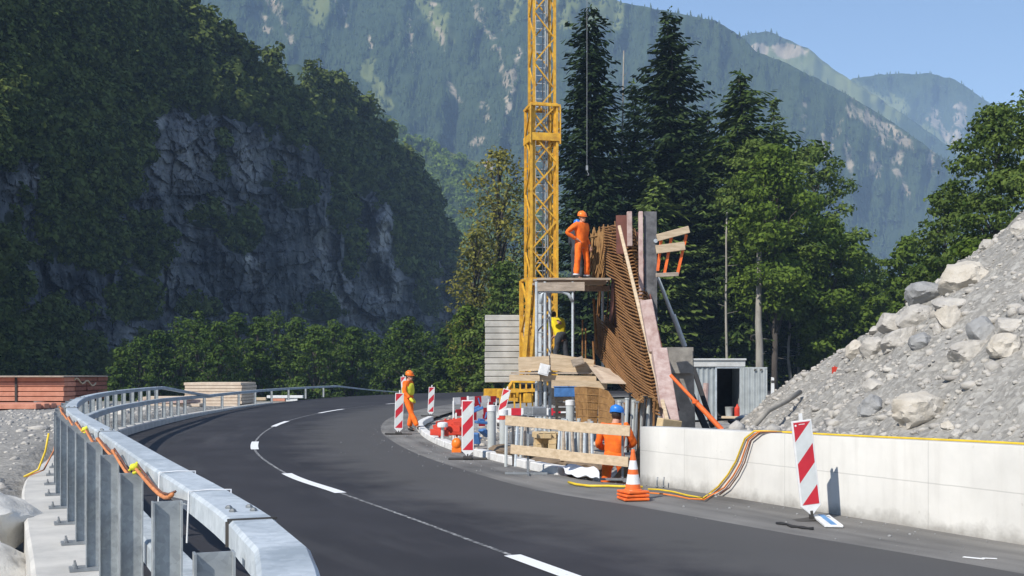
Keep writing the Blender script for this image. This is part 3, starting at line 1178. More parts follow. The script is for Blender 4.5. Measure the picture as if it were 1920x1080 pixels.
def rock_detail(m):
    """limestone: pale and dark water streaks, cracks, and patches of pale rock and painted sunlight"""
    nt = m.node_tree
    b = nt.nodes['Principled BSDF']
    src = b.inputs['Base Color'].links[0].from_socket
    ar = N(nt, 'ShaderNodeAttribute', attribute_name='rock').outputs['Fac']
    streak = noise_tex(nt, coords(nt, 'Object', (1, 1, .30)), .30, 10, .75, .3)
    patch = noise_tex(nt, coords(nt, 'Object', (1, 1, .6)), .06, 6, .6, .4)
    bed = noise_tex(nt, coords(nt, 'Object', (.2, .2, 1)), .6, 8, .7, .3)
    ad = N(nt, 'ShaderNodeMath', operation='ADD')
    nt.links.new(streak, ad.inputs[0])
    nt.links.new(patch, ad.inputs[1])
    a2 = N(nt, 'ShaderNodeMath', operation='MULTIPLY_ADD')
    nt.links.new(bed, a2.inputs[0])
    a2.inputs[1].default_value = .5
    nt.links.new(ad.outputs[0], a2.inputs[2])
    h = N(nt, 'ShaderNodeMath', operation='MULTIPLY')
    nt.links.new(a2.outputs[0], h.inputs[0])
    h.inputs[1].default_value = .4
    rockc = ramp(nt, h.outputs[0], [(.36, (.010, .012, .014)), (.46, (.04, .044, .048)), (.56, (.135, .14, .145)), (.66, (.36, .36, .355))])
    pale = N(nt, 'ShaderNodeAttribute', attribute_name='grass').outputs['Fac']  # on the cliff this attribute masks pale rock and sunlit spots painted pale
    pale_sunlit = ramp(nt, h.outputs[0], [(.36, (.07, .073, .078)), (.47, (.21, .21, .207)), (.6, (.46, .45, .425))])
    nt.links.new(mix(nt, ar, src, mix(nt, pale, rockc, pale_sunlit)), b.inputs['Base Color'])
    bump(nt, b, noise_tex(nt, coords(nt), .5, 10, .7), .7, 1.5)


def mountains():
    rr = random.Random(5)
    cones = [cone_tree(rr) for _ in range(8)]
    rounds = [round_tree(rr, 190, .095) for _ in range(12)]
    far_m = slope_mat('mountain_slope', ((.020, .034, .018), (.048, .070, .030)), ((.17, .145, .10), (.36, .30, .215)), ((.085, .105, .035), (.15, .165, .06)))

    # --- the great wooded mountain behind -------------------------------------
    ridge1 = [(60, -70), (330, -80), (700, -80), (1000, -70), (1080, -45), (1130, -18), (1165, 6), (1220, 14), (1290, 28), (1340, 38), (1388, 66), (1420, 98),
              (1480, 120), (1560, 162), (1650, 215), (1720, 262), (1790, 312), (1850, 372), (1950, 480), (2150, 640)]

    def dep1(PX, PY):
        return 1000 + (HY - PY) * .9 + np.clip(PX - 1300, 0, 700) * .55

    def mask1(PX, PY):
        rk = np.zeros(PX.shape)
        for pts, w in (([(505, -20), (535, 40), (548, 80)], 11), ([(490, 20), (510, 60)], 7), ([(880, -20), (920, 70), (950, 160)], 9), ([(812, 0), (835, 95)], 6),
                       ([(698, 60), (702, 90)], 6), ([(845, 160), (865, 190)], 9), ([(970, 90), (950, 200), (935, 260)], 7), ([(905, 195), (915, 225)], 10), ([(885, 270), (905, 262)], 8),
                       ([(1505, 195), (1512, 245)], 8), ([(1545, 250), (1550, 300)], 8), ([(1600, 205), (1650, 235), (1705, 268)], 15), ([(1625, 225), (1660, 262)], 17),
                       ([(1590, 260), (1600, 340)], 9), ([(1632, 285), (1640, 335)], 9), ([(1680, 300), (1705, 360)], 12), ([(1748, 280), (1752, 325)], 8), ([(1575, 230), (1560, 280)], 6),
                       ([(760, 40), (770, 100)], 5), ([(640, -10), (655, 50)], 6), ([(700, 190), (715, 240)], 5)):
            rk = np.maximum(rk, band(PX, PY, pts, w, int(w * 3 + pts[0][0])))
        gr = np.zeros(PX.shape)
        for pts, w in (([(780, -60), (805, 20), (830, 60)], 22), ([(1040, -40), (1080, 20), (1140, 20)], 40), ([(690, 130), (720, 200)], 16), ([(560, -40), (600, 10)], 25), ([(930, -60), (960, 20)], 18)):
            gr = np.maximum(gr, band(PX, PY, pts, w, int(w * 5 + pts[0][0])))
        return rk * .34, gr * .5
    d1 = screen_slope('mountain', ridge1, 790, dep1, 60, 2150, 420, 190, far_m, .05, 40, mask1)
    n = 19000
    qx, qy = RNG.uniform(300, 1900, n), RNG.uniform(-60, 560, n)
    top = pl_interp(ridge1, qx)
    rk, gr = mask1(qx, qy)
    k = (qy > top + 1) & (RNG.random(n) > rk * 1.15) & (RNG.random(n) > gr * 1.2)
    qx, qy = qx[k], qy[k]
    yy = d1(qx, qy)
    P = np.stack([(qx - CX) * yy / F, yy, EYE - (qy - HY) * yy / F - 1.5], 1)
    merge_trees('mountain_forest', cones, P, RNG.uniform(5.5, 12, len(P)), 'farleaf', 'spruce forest covering the great mountain behind the crane', 1.0)

    # --- rocky top and meadow behind its shoulder, and the farthest ridge ---------
    ridge2 = [(1240, 260), (1340, 105), (1392, 68), (1412, 62), (1440, 60), (1478, 74), (1505, 86), (1530, 100), (1545, 116), (1565, 130), (1600, 152), (1680, 205), (1800, 290), (1950, 420)]

    def mask2(PX, PY):
        rk = np.maximum(blob(PX, PY, 1425, 92, 22, 16, 3), blob(PX, PY, 1480, 95, 45, 20, 8)) * .6
        gr = np.maximum(band(PX, PY, [(1440, 112), (1540, 122), (1600, 160), (1670, 205)], 26, 77, 6), blob(PX, PY, 1620, 185, 70, 26, 5))
        return rk, gr
    d2 = screen_slope('mountain', ridge2, 790, lambda a, b: 1850 + (HY - b) * .9, 1220, 1960, 160, 90, far_m, .04, 60, mask2, jag=4)
    ridge3 = [(1500, 300), (1560, 165), (1600, 148), (1650, 140), (1700, 139), (1745, 138), (1790, 150), (1825, 172), (1858, 195), (1900, 235), (2000, 330), (2200, 520)]

    def mask3(PX, PY):
        rk = np.maximum(band(PX, PY, [(1745, 215), (1775, 265)], 16, 31), band(PX, PY, [(1800, 215), (1790, 260)], 14, 35)) * .4
        gr = np.maximum(band(PX, PY, [(1735, 240), (1765, 270), (1800, 290)], 13, 41, 5), band(PX, PY, [(1590, 170), (1680, 200)], 18, 43)) * .55
        return rk, gr
    d3 = screen_slope('mountain', ridge3, 790, lambda a, b: 2250 + (HY - b) * .9, 1490, 2200, 150, 90, far_m, .04, 80, mask3)
    for dd, rd, mk, x0, x1, nn in ((d2, ridge2, mask2, 1330, 1800, 1500), (d3, ridge3, mask3, 1560, 2000, 2600)):
        qx, qy = RNG.uniform(x0, x1, nn), RNG.uniform(50, 420, nn)
        rk, gr = mk(qx, qy)
        k = (qy > pl_interp(rd, qx)) & (RNG.random(nn) > rk * 1.1) & (RNG.random(nn) > gr * 1.2)
        qx, qy = qx[k], qy[k]
        yy = dd(qx, qy)
        P = np.stack([(qx - CX) * yy / F, yy, EYE - (qy - HY) * yy / F - 2], 1)
        merge_trees('ridge_forest', cones, P, RNG.uniform(9, 16, len(P)), 'farleaf',
                    'spruce woods on the rocky shoulder with the meadow' if dd is d2 else 'spruce woods on the farthest blue ridge', 1.0)

    # --- lower green spur in the middle -----------------------------------------
    ridge0 = [(560, 120), (640, 175), (690, 205), (740, 238), (800, 268), (850, 288), (900, 305), (950, 335), (1000, 375), (1100, 460), (1300, 560), (1500, 640)]

    def mask0(PX, PY):
        gr = np.maximum(band(PX, PY, [(700, 205), (760, 240), (800, 262)], 9, 13, 4), band(PX, PY, [(850, 285), (890, 297), (925, 316)], 11, 17, 3))
        return np.zeros(PX.shape), gr
    d0 = screen_slope('wooded_spur', ridge0, 800, lambda a, b: 640 + (620 - b) * .75, 540, 1500, 200, 90, far_m, .05, 90, mask0)
    n = 5200
    qx, qy = RNG.uniform(600, 1400, n), RNG.uniform(190, 640, n)
    rk, gr = mask0(qx, qy)
    k = (qy > pl_interp(ridge0, qx)) & (RNG.random(n) > gr * 1.3)
    qx, qy = qx[k], qy[k]
    yy = d0(qx, qy)
    P = np.stack([(qx - CX) * yy / F, yy, EYE - (qy - HY) * yy / F - 1], 1)
    merge_trees('spur_forest', rounds[:5] and [round_tree(random.Random(3 + i), 70, .17) for i in range(6)], P, RNG.uniform(5, 9, len(P)), 'beech', 'leafy woods on the lower green spur left of the crane', .9)
    # chalet with a red roof on the meadow
    yy = float(d0(np.array([916.]), np.array([318.]))[0])
    c = W(916, 318, yy)
    t = thing('farmhouse', 'tiny far farmhouse with a reddish roof on the meadow spur', 'house', c)
    MB().box(c + Vector((0, -1, 1)), (7, 6, 5)).build('wall', 'wood_w', t)
    mb = MB()
    mb.prism([c + Vector((-4, -4.5, 3.4)), c + Vector((4, -4.5, 3.4)), c + Vector((0, -4.5, 6.2))], (0, 7, 0))
    mb.build('roof', 'lumber', t)

    # --- the dark cliff and its wooded top on the left -----------------------------
    ridgeL = [(-900, -200), (-300, -190), (0, -170), (160, -110), (330, -8), (400, 48), (440, 82), (470, 104), (520, 140), (555, 172), (580, 150), (610, 152), (640, 172), (670, 205),
              (700, 232), (720, 262), (760, 305), (790, 345), (825, 400), (850, 450), (866, 520), (880, 620), (900, 760)]
    ctop = [(-900, 250), (-300, 280), (0, 305), (120, 318), (205, 405), (250, 350), (275, 300), (288, 225), (330, 195), (420, 215), (560, 255), (620, 320), (680, 372), (720, 385), (760, 440), (830, 505), (880, 600)]
    basep = [(-900, 62), (-300, 110), (0, 142), (200, 178), (450, 235), (870, 360), (900, 368)]

    def depL(PX, PY):
        Y0 = pl_interp(basep, PX)
        ct = pl_interp([(-900, 300), (0, 300), (250, 270), (420, 235), (560, 265), (620, 320), (680, 372), (760, 440), (830, 505), (880, 600)], PX)
        up = np.clip(ct - PY, 0, 900)
        dn = np.clip(PY - 600, 0, 300)
        return Y0 * (1 + up * 1.25 / F + np.minimum(np.clip(ct + 400 - PY, 0, 400), 400) * .10 / F - dn * .5 / F)

    veg = [(180, 440, 120, 85), (15, 540, 45, 170), (270, 480, 60, 60), (120, 380, 45, 60), (455, 447, 42, 32), (800, 430, 55, 75), (770, 480, 40, 60), (700, 320, 50, 40),
           (395, 418, 70, 13), (640, 380, 26, 60), (655, 480, 16, 60), (90, 320, 40, 14), (250, 585, 60, 34), (110, 610, 60, 40), (805, 560, 30, 50), (415, 300, 6, 50), (500, 345, 22, 10), (560, 380, 40, 16), (380, 585, 60, 14), (600, 590, 70, 14)]

    def maskL(PX, PY):
        rk = np.clip((PY - pl_interp(ctop, PX + 46 * fbm(PX * .02, PY * .03, 4, 17)) + 40 * fbm(PX * .03, PY * .03, 4, 7) * 2) / 14, 0, 1)
        for i, (a, b, c, d) in enumerate(veg):
            rk = rk * (1 - blob(PX, PY, a, b, c, d, 60 + i, .4))
        rk = rk * np.clip((690 - PY) / 60, 0, 1)
        pale = np.zeros(PX.shape)  # paler rock, plus sun on the jutting rock put into the colour
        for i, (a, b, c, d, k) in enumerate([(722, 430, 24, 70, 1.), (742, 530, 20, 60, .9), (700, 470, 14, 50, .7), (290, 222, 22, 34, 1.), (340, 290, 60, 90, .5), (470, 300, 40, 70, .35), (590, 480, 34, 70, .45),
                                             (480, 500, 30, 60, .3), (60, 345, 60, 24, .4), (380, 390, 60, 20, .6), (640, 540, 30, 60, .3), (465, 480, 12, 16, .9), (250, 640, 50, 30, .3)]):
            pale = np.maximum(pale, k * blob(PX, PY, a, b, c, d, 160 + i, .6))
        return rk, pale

    def roughL(PX, PY, Y):
        rk, _ = maskL(PX, PY)
        s = Y / F
        ledge = np.abs(((PY + 26 * fbm(PX * .006, PY * .02, 3, 9) + PX * .07) / 52) % 1 - .5) * 2
        crack = np.abs(fbm(PX * .022, PY * .0035, 5, 33)) ** .7
        butt = fbm(PX * .011, PY * .002, 3, 53)
        blk = np.round(fbm(PX * .03, PY * .016, 2, 61) * 7) / 7
        dy = (ledge ** 4 * 9 - crack * 30 + butt * 60 + blk * 10 + facets(PX + 20 * fbm(PX * .02, PY * .02, 3, 71), PY + 24 * fbm(PX * .02, PY * .02, 3, 72), 52, 60, 3) * 30 + facets(PX + 8 * fbm(PX * .06, PY * .06, 2, 73), PY + 9 * fbm(PX * .05, PY * .05, 2, 74), 15, 19, 4) * 15 + facets(PX, PY, 7, 8, 5) * 5 + fbm(PX * .09, PY * .06, 4, 43) * 9) * s
        tower = (blob(PX, PY, 722, 440, 30, 90, 5, .5, .02) + .7 * blob(PX, PY, 745, 520, 24, 60, 6, .5, .02) + .7 * blob(PX, PY, 292, 225, 20, 34, 11, .5, .02)) * 55 * s
        return Y - (rk * dy + tower)
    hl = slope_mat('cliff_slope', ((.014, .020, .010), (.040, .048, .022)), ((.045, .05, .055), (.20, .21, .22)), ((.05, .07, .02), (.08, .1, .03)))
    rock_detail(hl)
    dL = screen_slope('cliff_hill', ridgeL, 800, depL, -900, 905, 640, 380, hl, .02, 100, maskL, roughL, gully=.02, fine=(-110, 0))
    bpy.data.objects['cliff_hill'].data.polygons.foreach_set('use_smooth', [False] * len(bpy.data.objects['cliff_hill'].data.polygons))
    n = 8200
    qx, qy = RNG.uniform(-160, 885, n), RNG.uniform(-120, 740, n)
    rk, _ = maskL(qx, qy)
    top = pl_interp(ridgeL, qx)
    k = (qy > top - 1) & (RNG.random(n) > rk * 1.02)
    qx, qy = qx[k], qy[k]
    yy = dL(qx, qy)
    P = np.stack([(qx - CX) * yy / F, yy - .3, EYE - (qy - HY) * yy / F - 1.0], 1)
    hh = (18 + 34 * RNG.random(len(P)) ** 1.6) * yy / F * 1.15
    merge_trees('hillside_forest', rounds, P, hh, 'hillleaf', 'dense dark broadleaf forest on the hill above and around the grey cliff', .95)
# ---------------------------------------------------------------- single trees
def quads_to_obj(name, V, m, parent):
    V = np.array(V, dtype=np.float32)
    return mesh_np(name, V, np.arange(len(V)).reshape(-1, 4), m, parent)


def conifer_mesh(h, w, seed, dense=1.0, droop=.35, bare=0.06):
    """list of needle-spray quads in local coordinates"""
    rr = random.Random(seed)
    V = []
    z = h * bare
    ph = [rr.random() * 6.28 for _ in range(4)]
    droop = rr.uniform(.22, .5)
    pw, lm = rr.uniform(.5, .75), rr.uniform(.8, 1.5)
    while z < h * .985:
        t = (z / h - bare) / (1 - bare)
        prof = min(1.0, 1.32 * (1 - t) ** pw) * (.72 + .28 * min(1, t * 4 + .2))
        L = w * prof + .10
        nb = max(6, int((5 + 6.5 * prof) * dense))
        a0 = rr.random() * 6.28
        for k in range(nb):
            a = a0 + 2 * PI * k / nb + rr.uniform(-.35, .35)
            lump = .82 + lm * (.24 * math.sin(2 * a + ph[0] + z * .5) + .18 * math.sin(3 * a + ph[1] - z * .9) + .12 * math.sin(z * 1.7 + ph[2]))
            l = L * rr.uniform(.62, 1.22) * lump
            zz = z + rr.uniform(-.3, .3)
            d = Vector((math.cos(a), math.sin(a), 0))
            sd = Vector((-d.y, d.x, 0))
            steps = max(2, int(l / .42))
            for i in range(steps):
                u = (i + .75) / steps
                dz = (.16 * (1 - t) + .3 * t - droop * u + .26 * u * u) * l
                p = d * (l * u) + Vector((0, 0, zz + dz))
                for side in (-1, 1):
                    if rr.random() < .08:
                        continue
                    ln = (.62 + .55 * (1 - u)) * min(1.0, .35 + l * .28) * rr.uniform(.7, 1.35)
                    wd = .19 * rr.uniform(.7, 1.5)
                    q = (d * rr.uniform(.35, 1.0) + sd * side * rr.uniform(.4, 1.0) + Vector((0, 0, -rr.uniform(.1, .75)))).normalized()
                    r = (d * .7 - sd * side * .4 + Vector((0, 0, rr.uniform(-.6, .4)))).normalized()
                    V += [p - r * wd, p + q * ln * .5 - r * wd * 1.1, p + q * ln, p + q * ln * .45 + r * wd]
        z += (.34 + .26 * (1 - t)) * rr.uniform(.8, 1.2) / dense
    for i in range(14):
        a = rr.random() * 6.28
        p = Vector((0, 0, h * (1 - .004 * i)))
        q = Vector((math.cos(a), math.sin(a), .3)) * .3
        V += [p, p + q * .6 + Vector((0, 0, -.1)), p + q, p + q * .5 + Vector((0, 0, .12))]
    return V


def broad_mesh(h, w, seed, n=3200, leaf=.26, z0=.25, lobes=26, airy=.0, lean=0.0, flat=.7):
    """leaf clumps through the crown volume, gathered on limbs; returns quads and limb paths"""
    rr = random.Random(seed)
    V, limbs = [], []
    cl = []
    ch = h * (1 - z0)
    lobes = int(max(18, min(95, 15 * ch / w)) * (1 - .35 * airy))
    for i in range(lobes):
        t = ((i + rr.random()) / lobes) ** 1.12
        zc = h * z0 + ch * (.05 + .88 * t)
        prof = math.sqrt(max(0.02, 1 - (max(0, t - .38) / .64) ** 2.3)) if t > .38 else .74 + .68 * t
        a = i * 2.4 + rr.uniform(-.5, .5)
        R = rr.uniform(.22, .44) * w * (1.05 - .30 * t)
        r = max(0, w * prof * rr.uniform(.45, 1.08) - R * .55)
        c = Vector((r * math.cos(a) + lean * t, r * math.sin(a), zc))
        cl.append((c, R, R ** 2))
        limbs.append([Vector((lean * t * .4, 0, max(h * .1, zc - r * .9 - h * .05))), Vector((c.x * .5, c.y * .5, zc - r * .3)), c])
    cl.append((Vector((lean, 0, h * .94)), w * .22, .05 * w * w))
    cc = np.array([tuple(x[0]) for x in cl])
    RR = np.array([x[1] for x in cl])
    wts = np.array([x[2] for x in cl])
    g = np.random.default_rng(seed)
    q = g.choice(len(cl), n, p=wts / wts.sum())
    d = g.normal(0, 1, (n, 3)) + [0, 0, .15]
    d /= np.linalg.norm(d, axis=1)[:, None]
    rad = RR[q] * (.45 + .55 * g.random(n) ** .6) * np.where(g.random(n) < .18 + airy, 1 + .5 * g.random(n), 1)
    P = cc[q] + d * [1, 1, flat] * rad[:, None]
    return leaf_quads(P, d * .7 + g.normal(0, .5, (n, 3)) + [0, 0, .5], leaf, g), limbs


def leaf_quads(P, nrm, leaf, g):
    n = len(P)
    nrm = nrm / np.linalg.norm(nrm, axis=1)[:, None]
    x = np.cross(nrm, g.normal(0, 1, (n, 3)))
    x /= np.linalg.norm(x, axis=1)[:, None] + 1e-9
    y = np.cross(nrm, x)
    sc = (leaf * g.uniform(.55, 1.3, n))[:, None]
    return np.stack([P + x * sc, P + y * sc * .6, P - x * sc, P - y * sc * .6], 1).reshape(-1, 3)


def trunk_mb(h, r, seed, limbs=(), top=.97):
    rr = random.Random(seed)
    mb = MB()
    pts, rs = [], []
    for i in range(9):
        t = i / 8
        pts.append((rr.uniform(-1, 1) * .012 * h * t, rr.uniform(-1, 1) * .012 * h * t, h * top * t))
        rs.append(r * (1.25 if i == 0 else 1) * (1 - .93 * t) + .012)
    mb.tube(pts, rs, 8)
    for l in limbs:
        mb.tube(l, [r * .26, r * .15, r * .04], 5)
    return mb


_cache = {}


def spruce(loc, h, w, seed, label, m='spruce', dense=1.0, bare=.06, droop=.35, group='tall conifers behind the site'):
    t = thing('spruce_tree', label, 'tree', loc, group)
    o = quads_to_obj('foliage', conifer_mesh(h, w, seed, dense, droop, bare), m, t)
    tb = trunk_mb(h, h * .011, seed)
    for k in range(26):
        rr = random.Random(seed * 91 + k)
        z = h * rr.uniform(.03, .8)
        a = rr.random() * 6.28
        l = w * (1 - z / h) * .7 + .3
        tb.tube([(0, 0, z), (l * .5 * math.cos(a), l * .5 * math.sin(a), z - .05 * l), (l * math.cos(a), l * math.sin(a), z - .22 * l)], [.045, .03, .012], 4)
    for v in range(len(tb.v)):
        tb.v[v] = tuple(Vector(tb.v[v]) + Vector(loc))
    tb.build('trunk', 'bark', t, smooth='all')
    return t


def broad(loc, h, w, seed, label, m='beech', n=3200, leaf=.26, z0=.25, lobes=26, bark='bark', name='leafy_tree', group=None, airy=0., lean=0., r=None, flat=.5):
    t = thing(name, label, 'tree', loc, group)
    V, limbs = broad_mesh(h, w, seed, n, leaf, z0, lobes, airy, lean, flat)
    quads_to_obj('foliage', V, m, t)
    tb = trunk_mb(h, r or h * .013, seed, limbs, .85)
    for v in range(len(tb.v)):
        tb.v[v] = tuple(Vector(tb.v[v]) + Vector(loc))
    tb.build('trunk', bark, t, smooth='all')
    return t


def gz(x, y):
    return float(ground_z(np.array([x]), np.array([y]))[0])


def at(px, Y):
    x = (px - CX) * Y / F
    return Vector((x, Y, gz(x, Y)))


def top_h(px, py, Y):
    return EYE - (py - HY) * Y / F - at(px, Y).z


def trees():
    # the stand of tall conifers: px, top py, depth, half width in px, label
    for i, (px, py, Y, hw, m, dense, lab) in enumerate([
            (1106, 8, 106, 66, 'spruce', 1.15, 'tall dark spruce nearest the crane mast, pointed top just below the frame edge'),
            (1256, 14, 108, 92, 'spruce', 1.2, 'broad tall spruce in the middle of the stand with the highest wide crown'),
            (1186, 150, 113, 62, 'fir', 1.0, 'mid height spruce filling the gap between the two tallest ones'),
            (1390, 132, 106, 92, 'fir', 1.15, 'shorter spruce with a forked pale green top right of the broad one'),
            (1322, 210, 118, 74, 'spruce', 1.1, 'dark spruce standing behind between the broad one and the forked one'),
            (1452, 185, 120, 56, 'fir', 1.0, 'narrow spruce at the right end of the stand behind the leafy trees'),
            (1140, 300, 122, 60, 'spruce', 1.1, 'low dark spruce at the back behind the workers'),
            (1230, 330, 102, 66, 'fir', 1.0, 'young spruce in front of the broad tall one above the formwork')]):
        p = at(px, Y)
        spruce(p, top_h(px, py, Y), hw * Y / F * 1.5, 31 + i, lab, m, dense, .03)
    for i, (px, py, Y, wpx, lab) in enumerate([
            (1362, 395, 99, 5, 'thin bare pale trunk behind the left edge of the shed'),
            (1423, 470, 97, 15, 'thick bare pale trunk standing behind the open shed door'),
            (1480, 560, 101, 6, 'slim reddish trunk right of the thick pale one'),
            (1497, 600, 103, 5, 'slim whitish trunk at the dark forest edge'),
            (1168, 95, 112, 4, 'dead grey bare trunk between the two tallest spruces')]):
        p = at(px, Y)
        h = top_h(px, py, Y)
        r = wpx * Y / F / 2
        t = thing('bare_trunk', lab, 'tree', p)
        tb = MB()
        rr = random.Random(i)
        tb.tube([p + Vector((rr.uniform(-.1, .1), 0, h * k / 6)) for k in range(7)], [r * (1.1 - .5 * k / 6) for k in range(7)], 8)
        for k in range(9):
            z = h * rr.uniform(.25, .98)
            a = rr.random() * 6.28
            l = rr.uniform(.3, 1.1)
            tb.tube([p + Vector((0, 0, z)), p + Vector((l * math.cos(a), l * math.sin(a), z + rr.uniform(-.2, .3)))], [.03, .008], 4)
        tb.build('trunk', 'bark_pale', t, smooth='all')
    # leafy trees right of the conifers
    for i, (px, py, Y, hw, n, m, lab, z0) in enumerate([
            (1452, 262, 98, 92, 5200, 'beech', 'leafy tree with bright green crown right of the conifers', .28),
            (1524, 250, 104, 84, 3800, 'ash', 'slender loose leafy tree with ragged side branches against the blue mountain', .25),
            (1556, 400, 100, 76, 4600, 'beech', 'bushy green tree behind the shed roof right of the pale trunks', .12),
            (1620, 465, 108, 62, 3400, 'ash', 'lower pale green tree sloping down towards the valley gap', .1),
            (1668, 520, 118, 56, 2800, 'beech', 'small dark green tree left of the boulder row', .06),
            (1700, 430, 96, 52, 2800, 'beech', 'dark rounded tree just behind the top boulders', .08),
            (1412, 250, 101, 58, 3400, 'ash', 'feathery pale green tree in front of the forked spruce', .5),
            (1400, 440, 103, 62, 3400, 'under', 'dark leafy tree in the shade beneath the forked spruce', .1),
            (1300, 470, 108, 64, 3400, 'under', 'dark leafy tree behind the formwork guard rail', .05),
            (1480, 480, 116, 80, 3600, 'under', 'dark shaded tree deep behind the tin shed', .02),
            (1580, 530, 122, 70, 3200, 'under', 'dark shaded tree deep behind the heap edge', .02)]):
        broad(at(px, Y), top_h(px, py, Y), hw * Y / F * 1.15, 70 + i, lab, m, int(n * 3.4), .21, z0, 34, group='leafy trees behind the site', airy=.16)
    # right hand group above the heap
    for i, (px, py, Y, hw, n, m, lab) in enumerate([
            (1868, 175, 66, 92, 6400, 'ash', 'large airy leafy tree above the heap at the right'),
            (1952, 140, 62, 92, 5600, 'ash', 'tall leafy tree cut by the right picture edge'),
            (1772, 335, 72, 58, 3600, 'ash', 'leafy tree with branches reaching left over the valley gap'),
            (1820, 440, 58, 66, 3800, 'beech', 'bright green bush behind the perched top boulder'),
            (1745, 470, 80, 50, 2600, 'beech', 'dark leafy tree low behind the boulder row at the right')]):
        broad(at(px, Y), top_h(px, py, Y), hw * Y / F * 1.3, 120 + i, lab, m, int(n * 3.4), .15, .12, 36, group='leafy trees above the gravel heap', airy=.2)
    # yellowing tree and green trees left of the crane
    for i, (px, py, Y, hw, n, m, lab, z0, ai) in enumerate([
            (935, 250, 112, 72, 2300, 'autumn', 'yellowing sparse tree left of the crane mast', .3, .35),
            (892, 410, 108, 52, 1500, 'autumn', 'lower yellowish tree with branches spreading left of the crane', .3, .3),
            (945, 470, 103, 58, 3400, 'ash', 'green tree behind the counterweight stack', .08, .1),
            (880, 555, 106, 48, 2800, 'beech', 'green bushy tree at the far bend left of the counterweights', .04, .1),
            (1010, 430, 116, 62, 3200, 'beech', 'green tree directly behind the crane mast', .05, .1),
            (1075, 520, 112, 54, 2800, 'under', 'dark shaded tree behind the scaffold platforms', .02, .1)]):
        broad(at(px, Y), top_h(px, py, Y), hw * Y / F * 1.3, 160 + i, lab, m, int(n * 3.2), .21, z0, 30, group='leafy trees by the crane', airy=ai)
    # belt of riverside trees below the cliff
    tops = [(226, 668), (262, 650), (300, 636), (338, 612), (372, 600), (410, 622), (446, 604), (484, 612), (520, 600), (556, 612), (592, 628), (626, 618), (660, 630), (698, 642), (730, 652),
            (764, 612), (800, 640), (834, 632), (862, 610)]
    words = ['short round', 'bushy', 'pale green', 'tall', 'dark green', 'broad']
    places = ['at the left end of the belt above the timber stack', 'second from the left end of the belt', 'third from the left end of the belt', 'left of the pale board stack', 'behind the left end of the pale board stack',
              'right behind the pale board stack', 'behind the right end of the pale board stack', 'just right of the pale board stack', 'in the left half of the belt above the first lone boards', 'in the middle of the belt',
              'above the middle of the far guard rail', 'above the far end posts of the rail', 'above the last post of the guard rail', 'right of the end of the guard rail', 'left of the walking worker',
              'above the walking worker with the orange helmet', 'right of the walking worker', 'above the lone far beacon', 'at the right end of the belt below the yellowish trees']
    for i, (px, py) in enumerate(tops):
        Y = 120 + (i * 37 % 23)
        broad(at(px, Y), top_h(px, py - 14, Y) * 1.06, (44 + (i * 13 % 22)) * Y / F * 1.1, 200 + i, 'green riverside tree ' + places[i], 'belt', 14000, .20, .0, 20, group='riverside trees below the cliff', name='riverside_tree')
    # undergrowth that closes the gaps (uncountable)
    V = []
    rr = random.Random(77)
    g = np.random.default_rng(77)

    def shrubs(px0, px1, y0, y1, hmin, hmax, cnt, leaf, k=150):
        for _ in range(cnt):
            px, Y = rr.uniform(px0, px1), rr.uniform(y0, y1)
            p = at(px, Y)
            hh = rr.uniform(hmin, hmax)
            d = g.normal(0, 1, (k, 3))
            d[:, 2] = np.abs(d[:, 2])
            d /= np.linalg.norm(d, axis=1)[:, None]
            P = np.array(p) + d * [hh * .75, hh * .75, hh] * g.uniform(.35, 1.1, (k, 1))
            V.append(leaf_quads(P, d + g.normal(0, .5, (k, 3)), leaf, g))
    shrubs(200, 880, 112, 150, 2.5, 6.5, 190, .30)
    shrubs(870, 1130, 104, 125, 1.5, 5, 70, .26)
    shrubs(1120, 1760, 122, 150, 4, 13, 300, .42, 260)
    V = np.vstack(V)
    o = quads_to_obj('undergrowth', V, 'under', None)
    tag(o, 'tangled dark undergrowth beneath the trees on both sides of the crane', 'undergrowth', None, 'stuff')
# ---------------------------------------------------------------- guard rail and parapet
def frames(pl):
    P, s = resample(pl, step=.3)
    return P, s, normals2(P)


def sweep(mb, P, nr, prof_fn, close=True):
    """prof_fn(i) -> list of (offset to the road side, z)"""
    n = None
    vs, fs = [], []
    for i in range(len(P)):
        pr = prof_fn(i)
        n = len(pr)
        for o, z in pr:
            vs.append((P[i][0] + nr[i][0] * o, P[i][1] + nr[i][1] * o, z))
    for i in range(len(P) - 1):
        for k in range(n):
            fs.append((i * n + k, i * n + (k + 1) % n, (i + 1) * n + (k + 1) % n, (i + 1) * n + k))
    fs.append(tuple(range(n)))
    fs.append(tuple(reversed([(len(P) - 1) * n + k for k in range(n)])))
    mb.add(vs, fs)


def par_top(y):
    return float(np.interp(y, [0, 16, 34, 48, 60], [.25, .25, .2, .1, .06]))


def pw(y):
    return float(np.interp(y, [0, 15, 24], [-.42, -.42, -.14]))


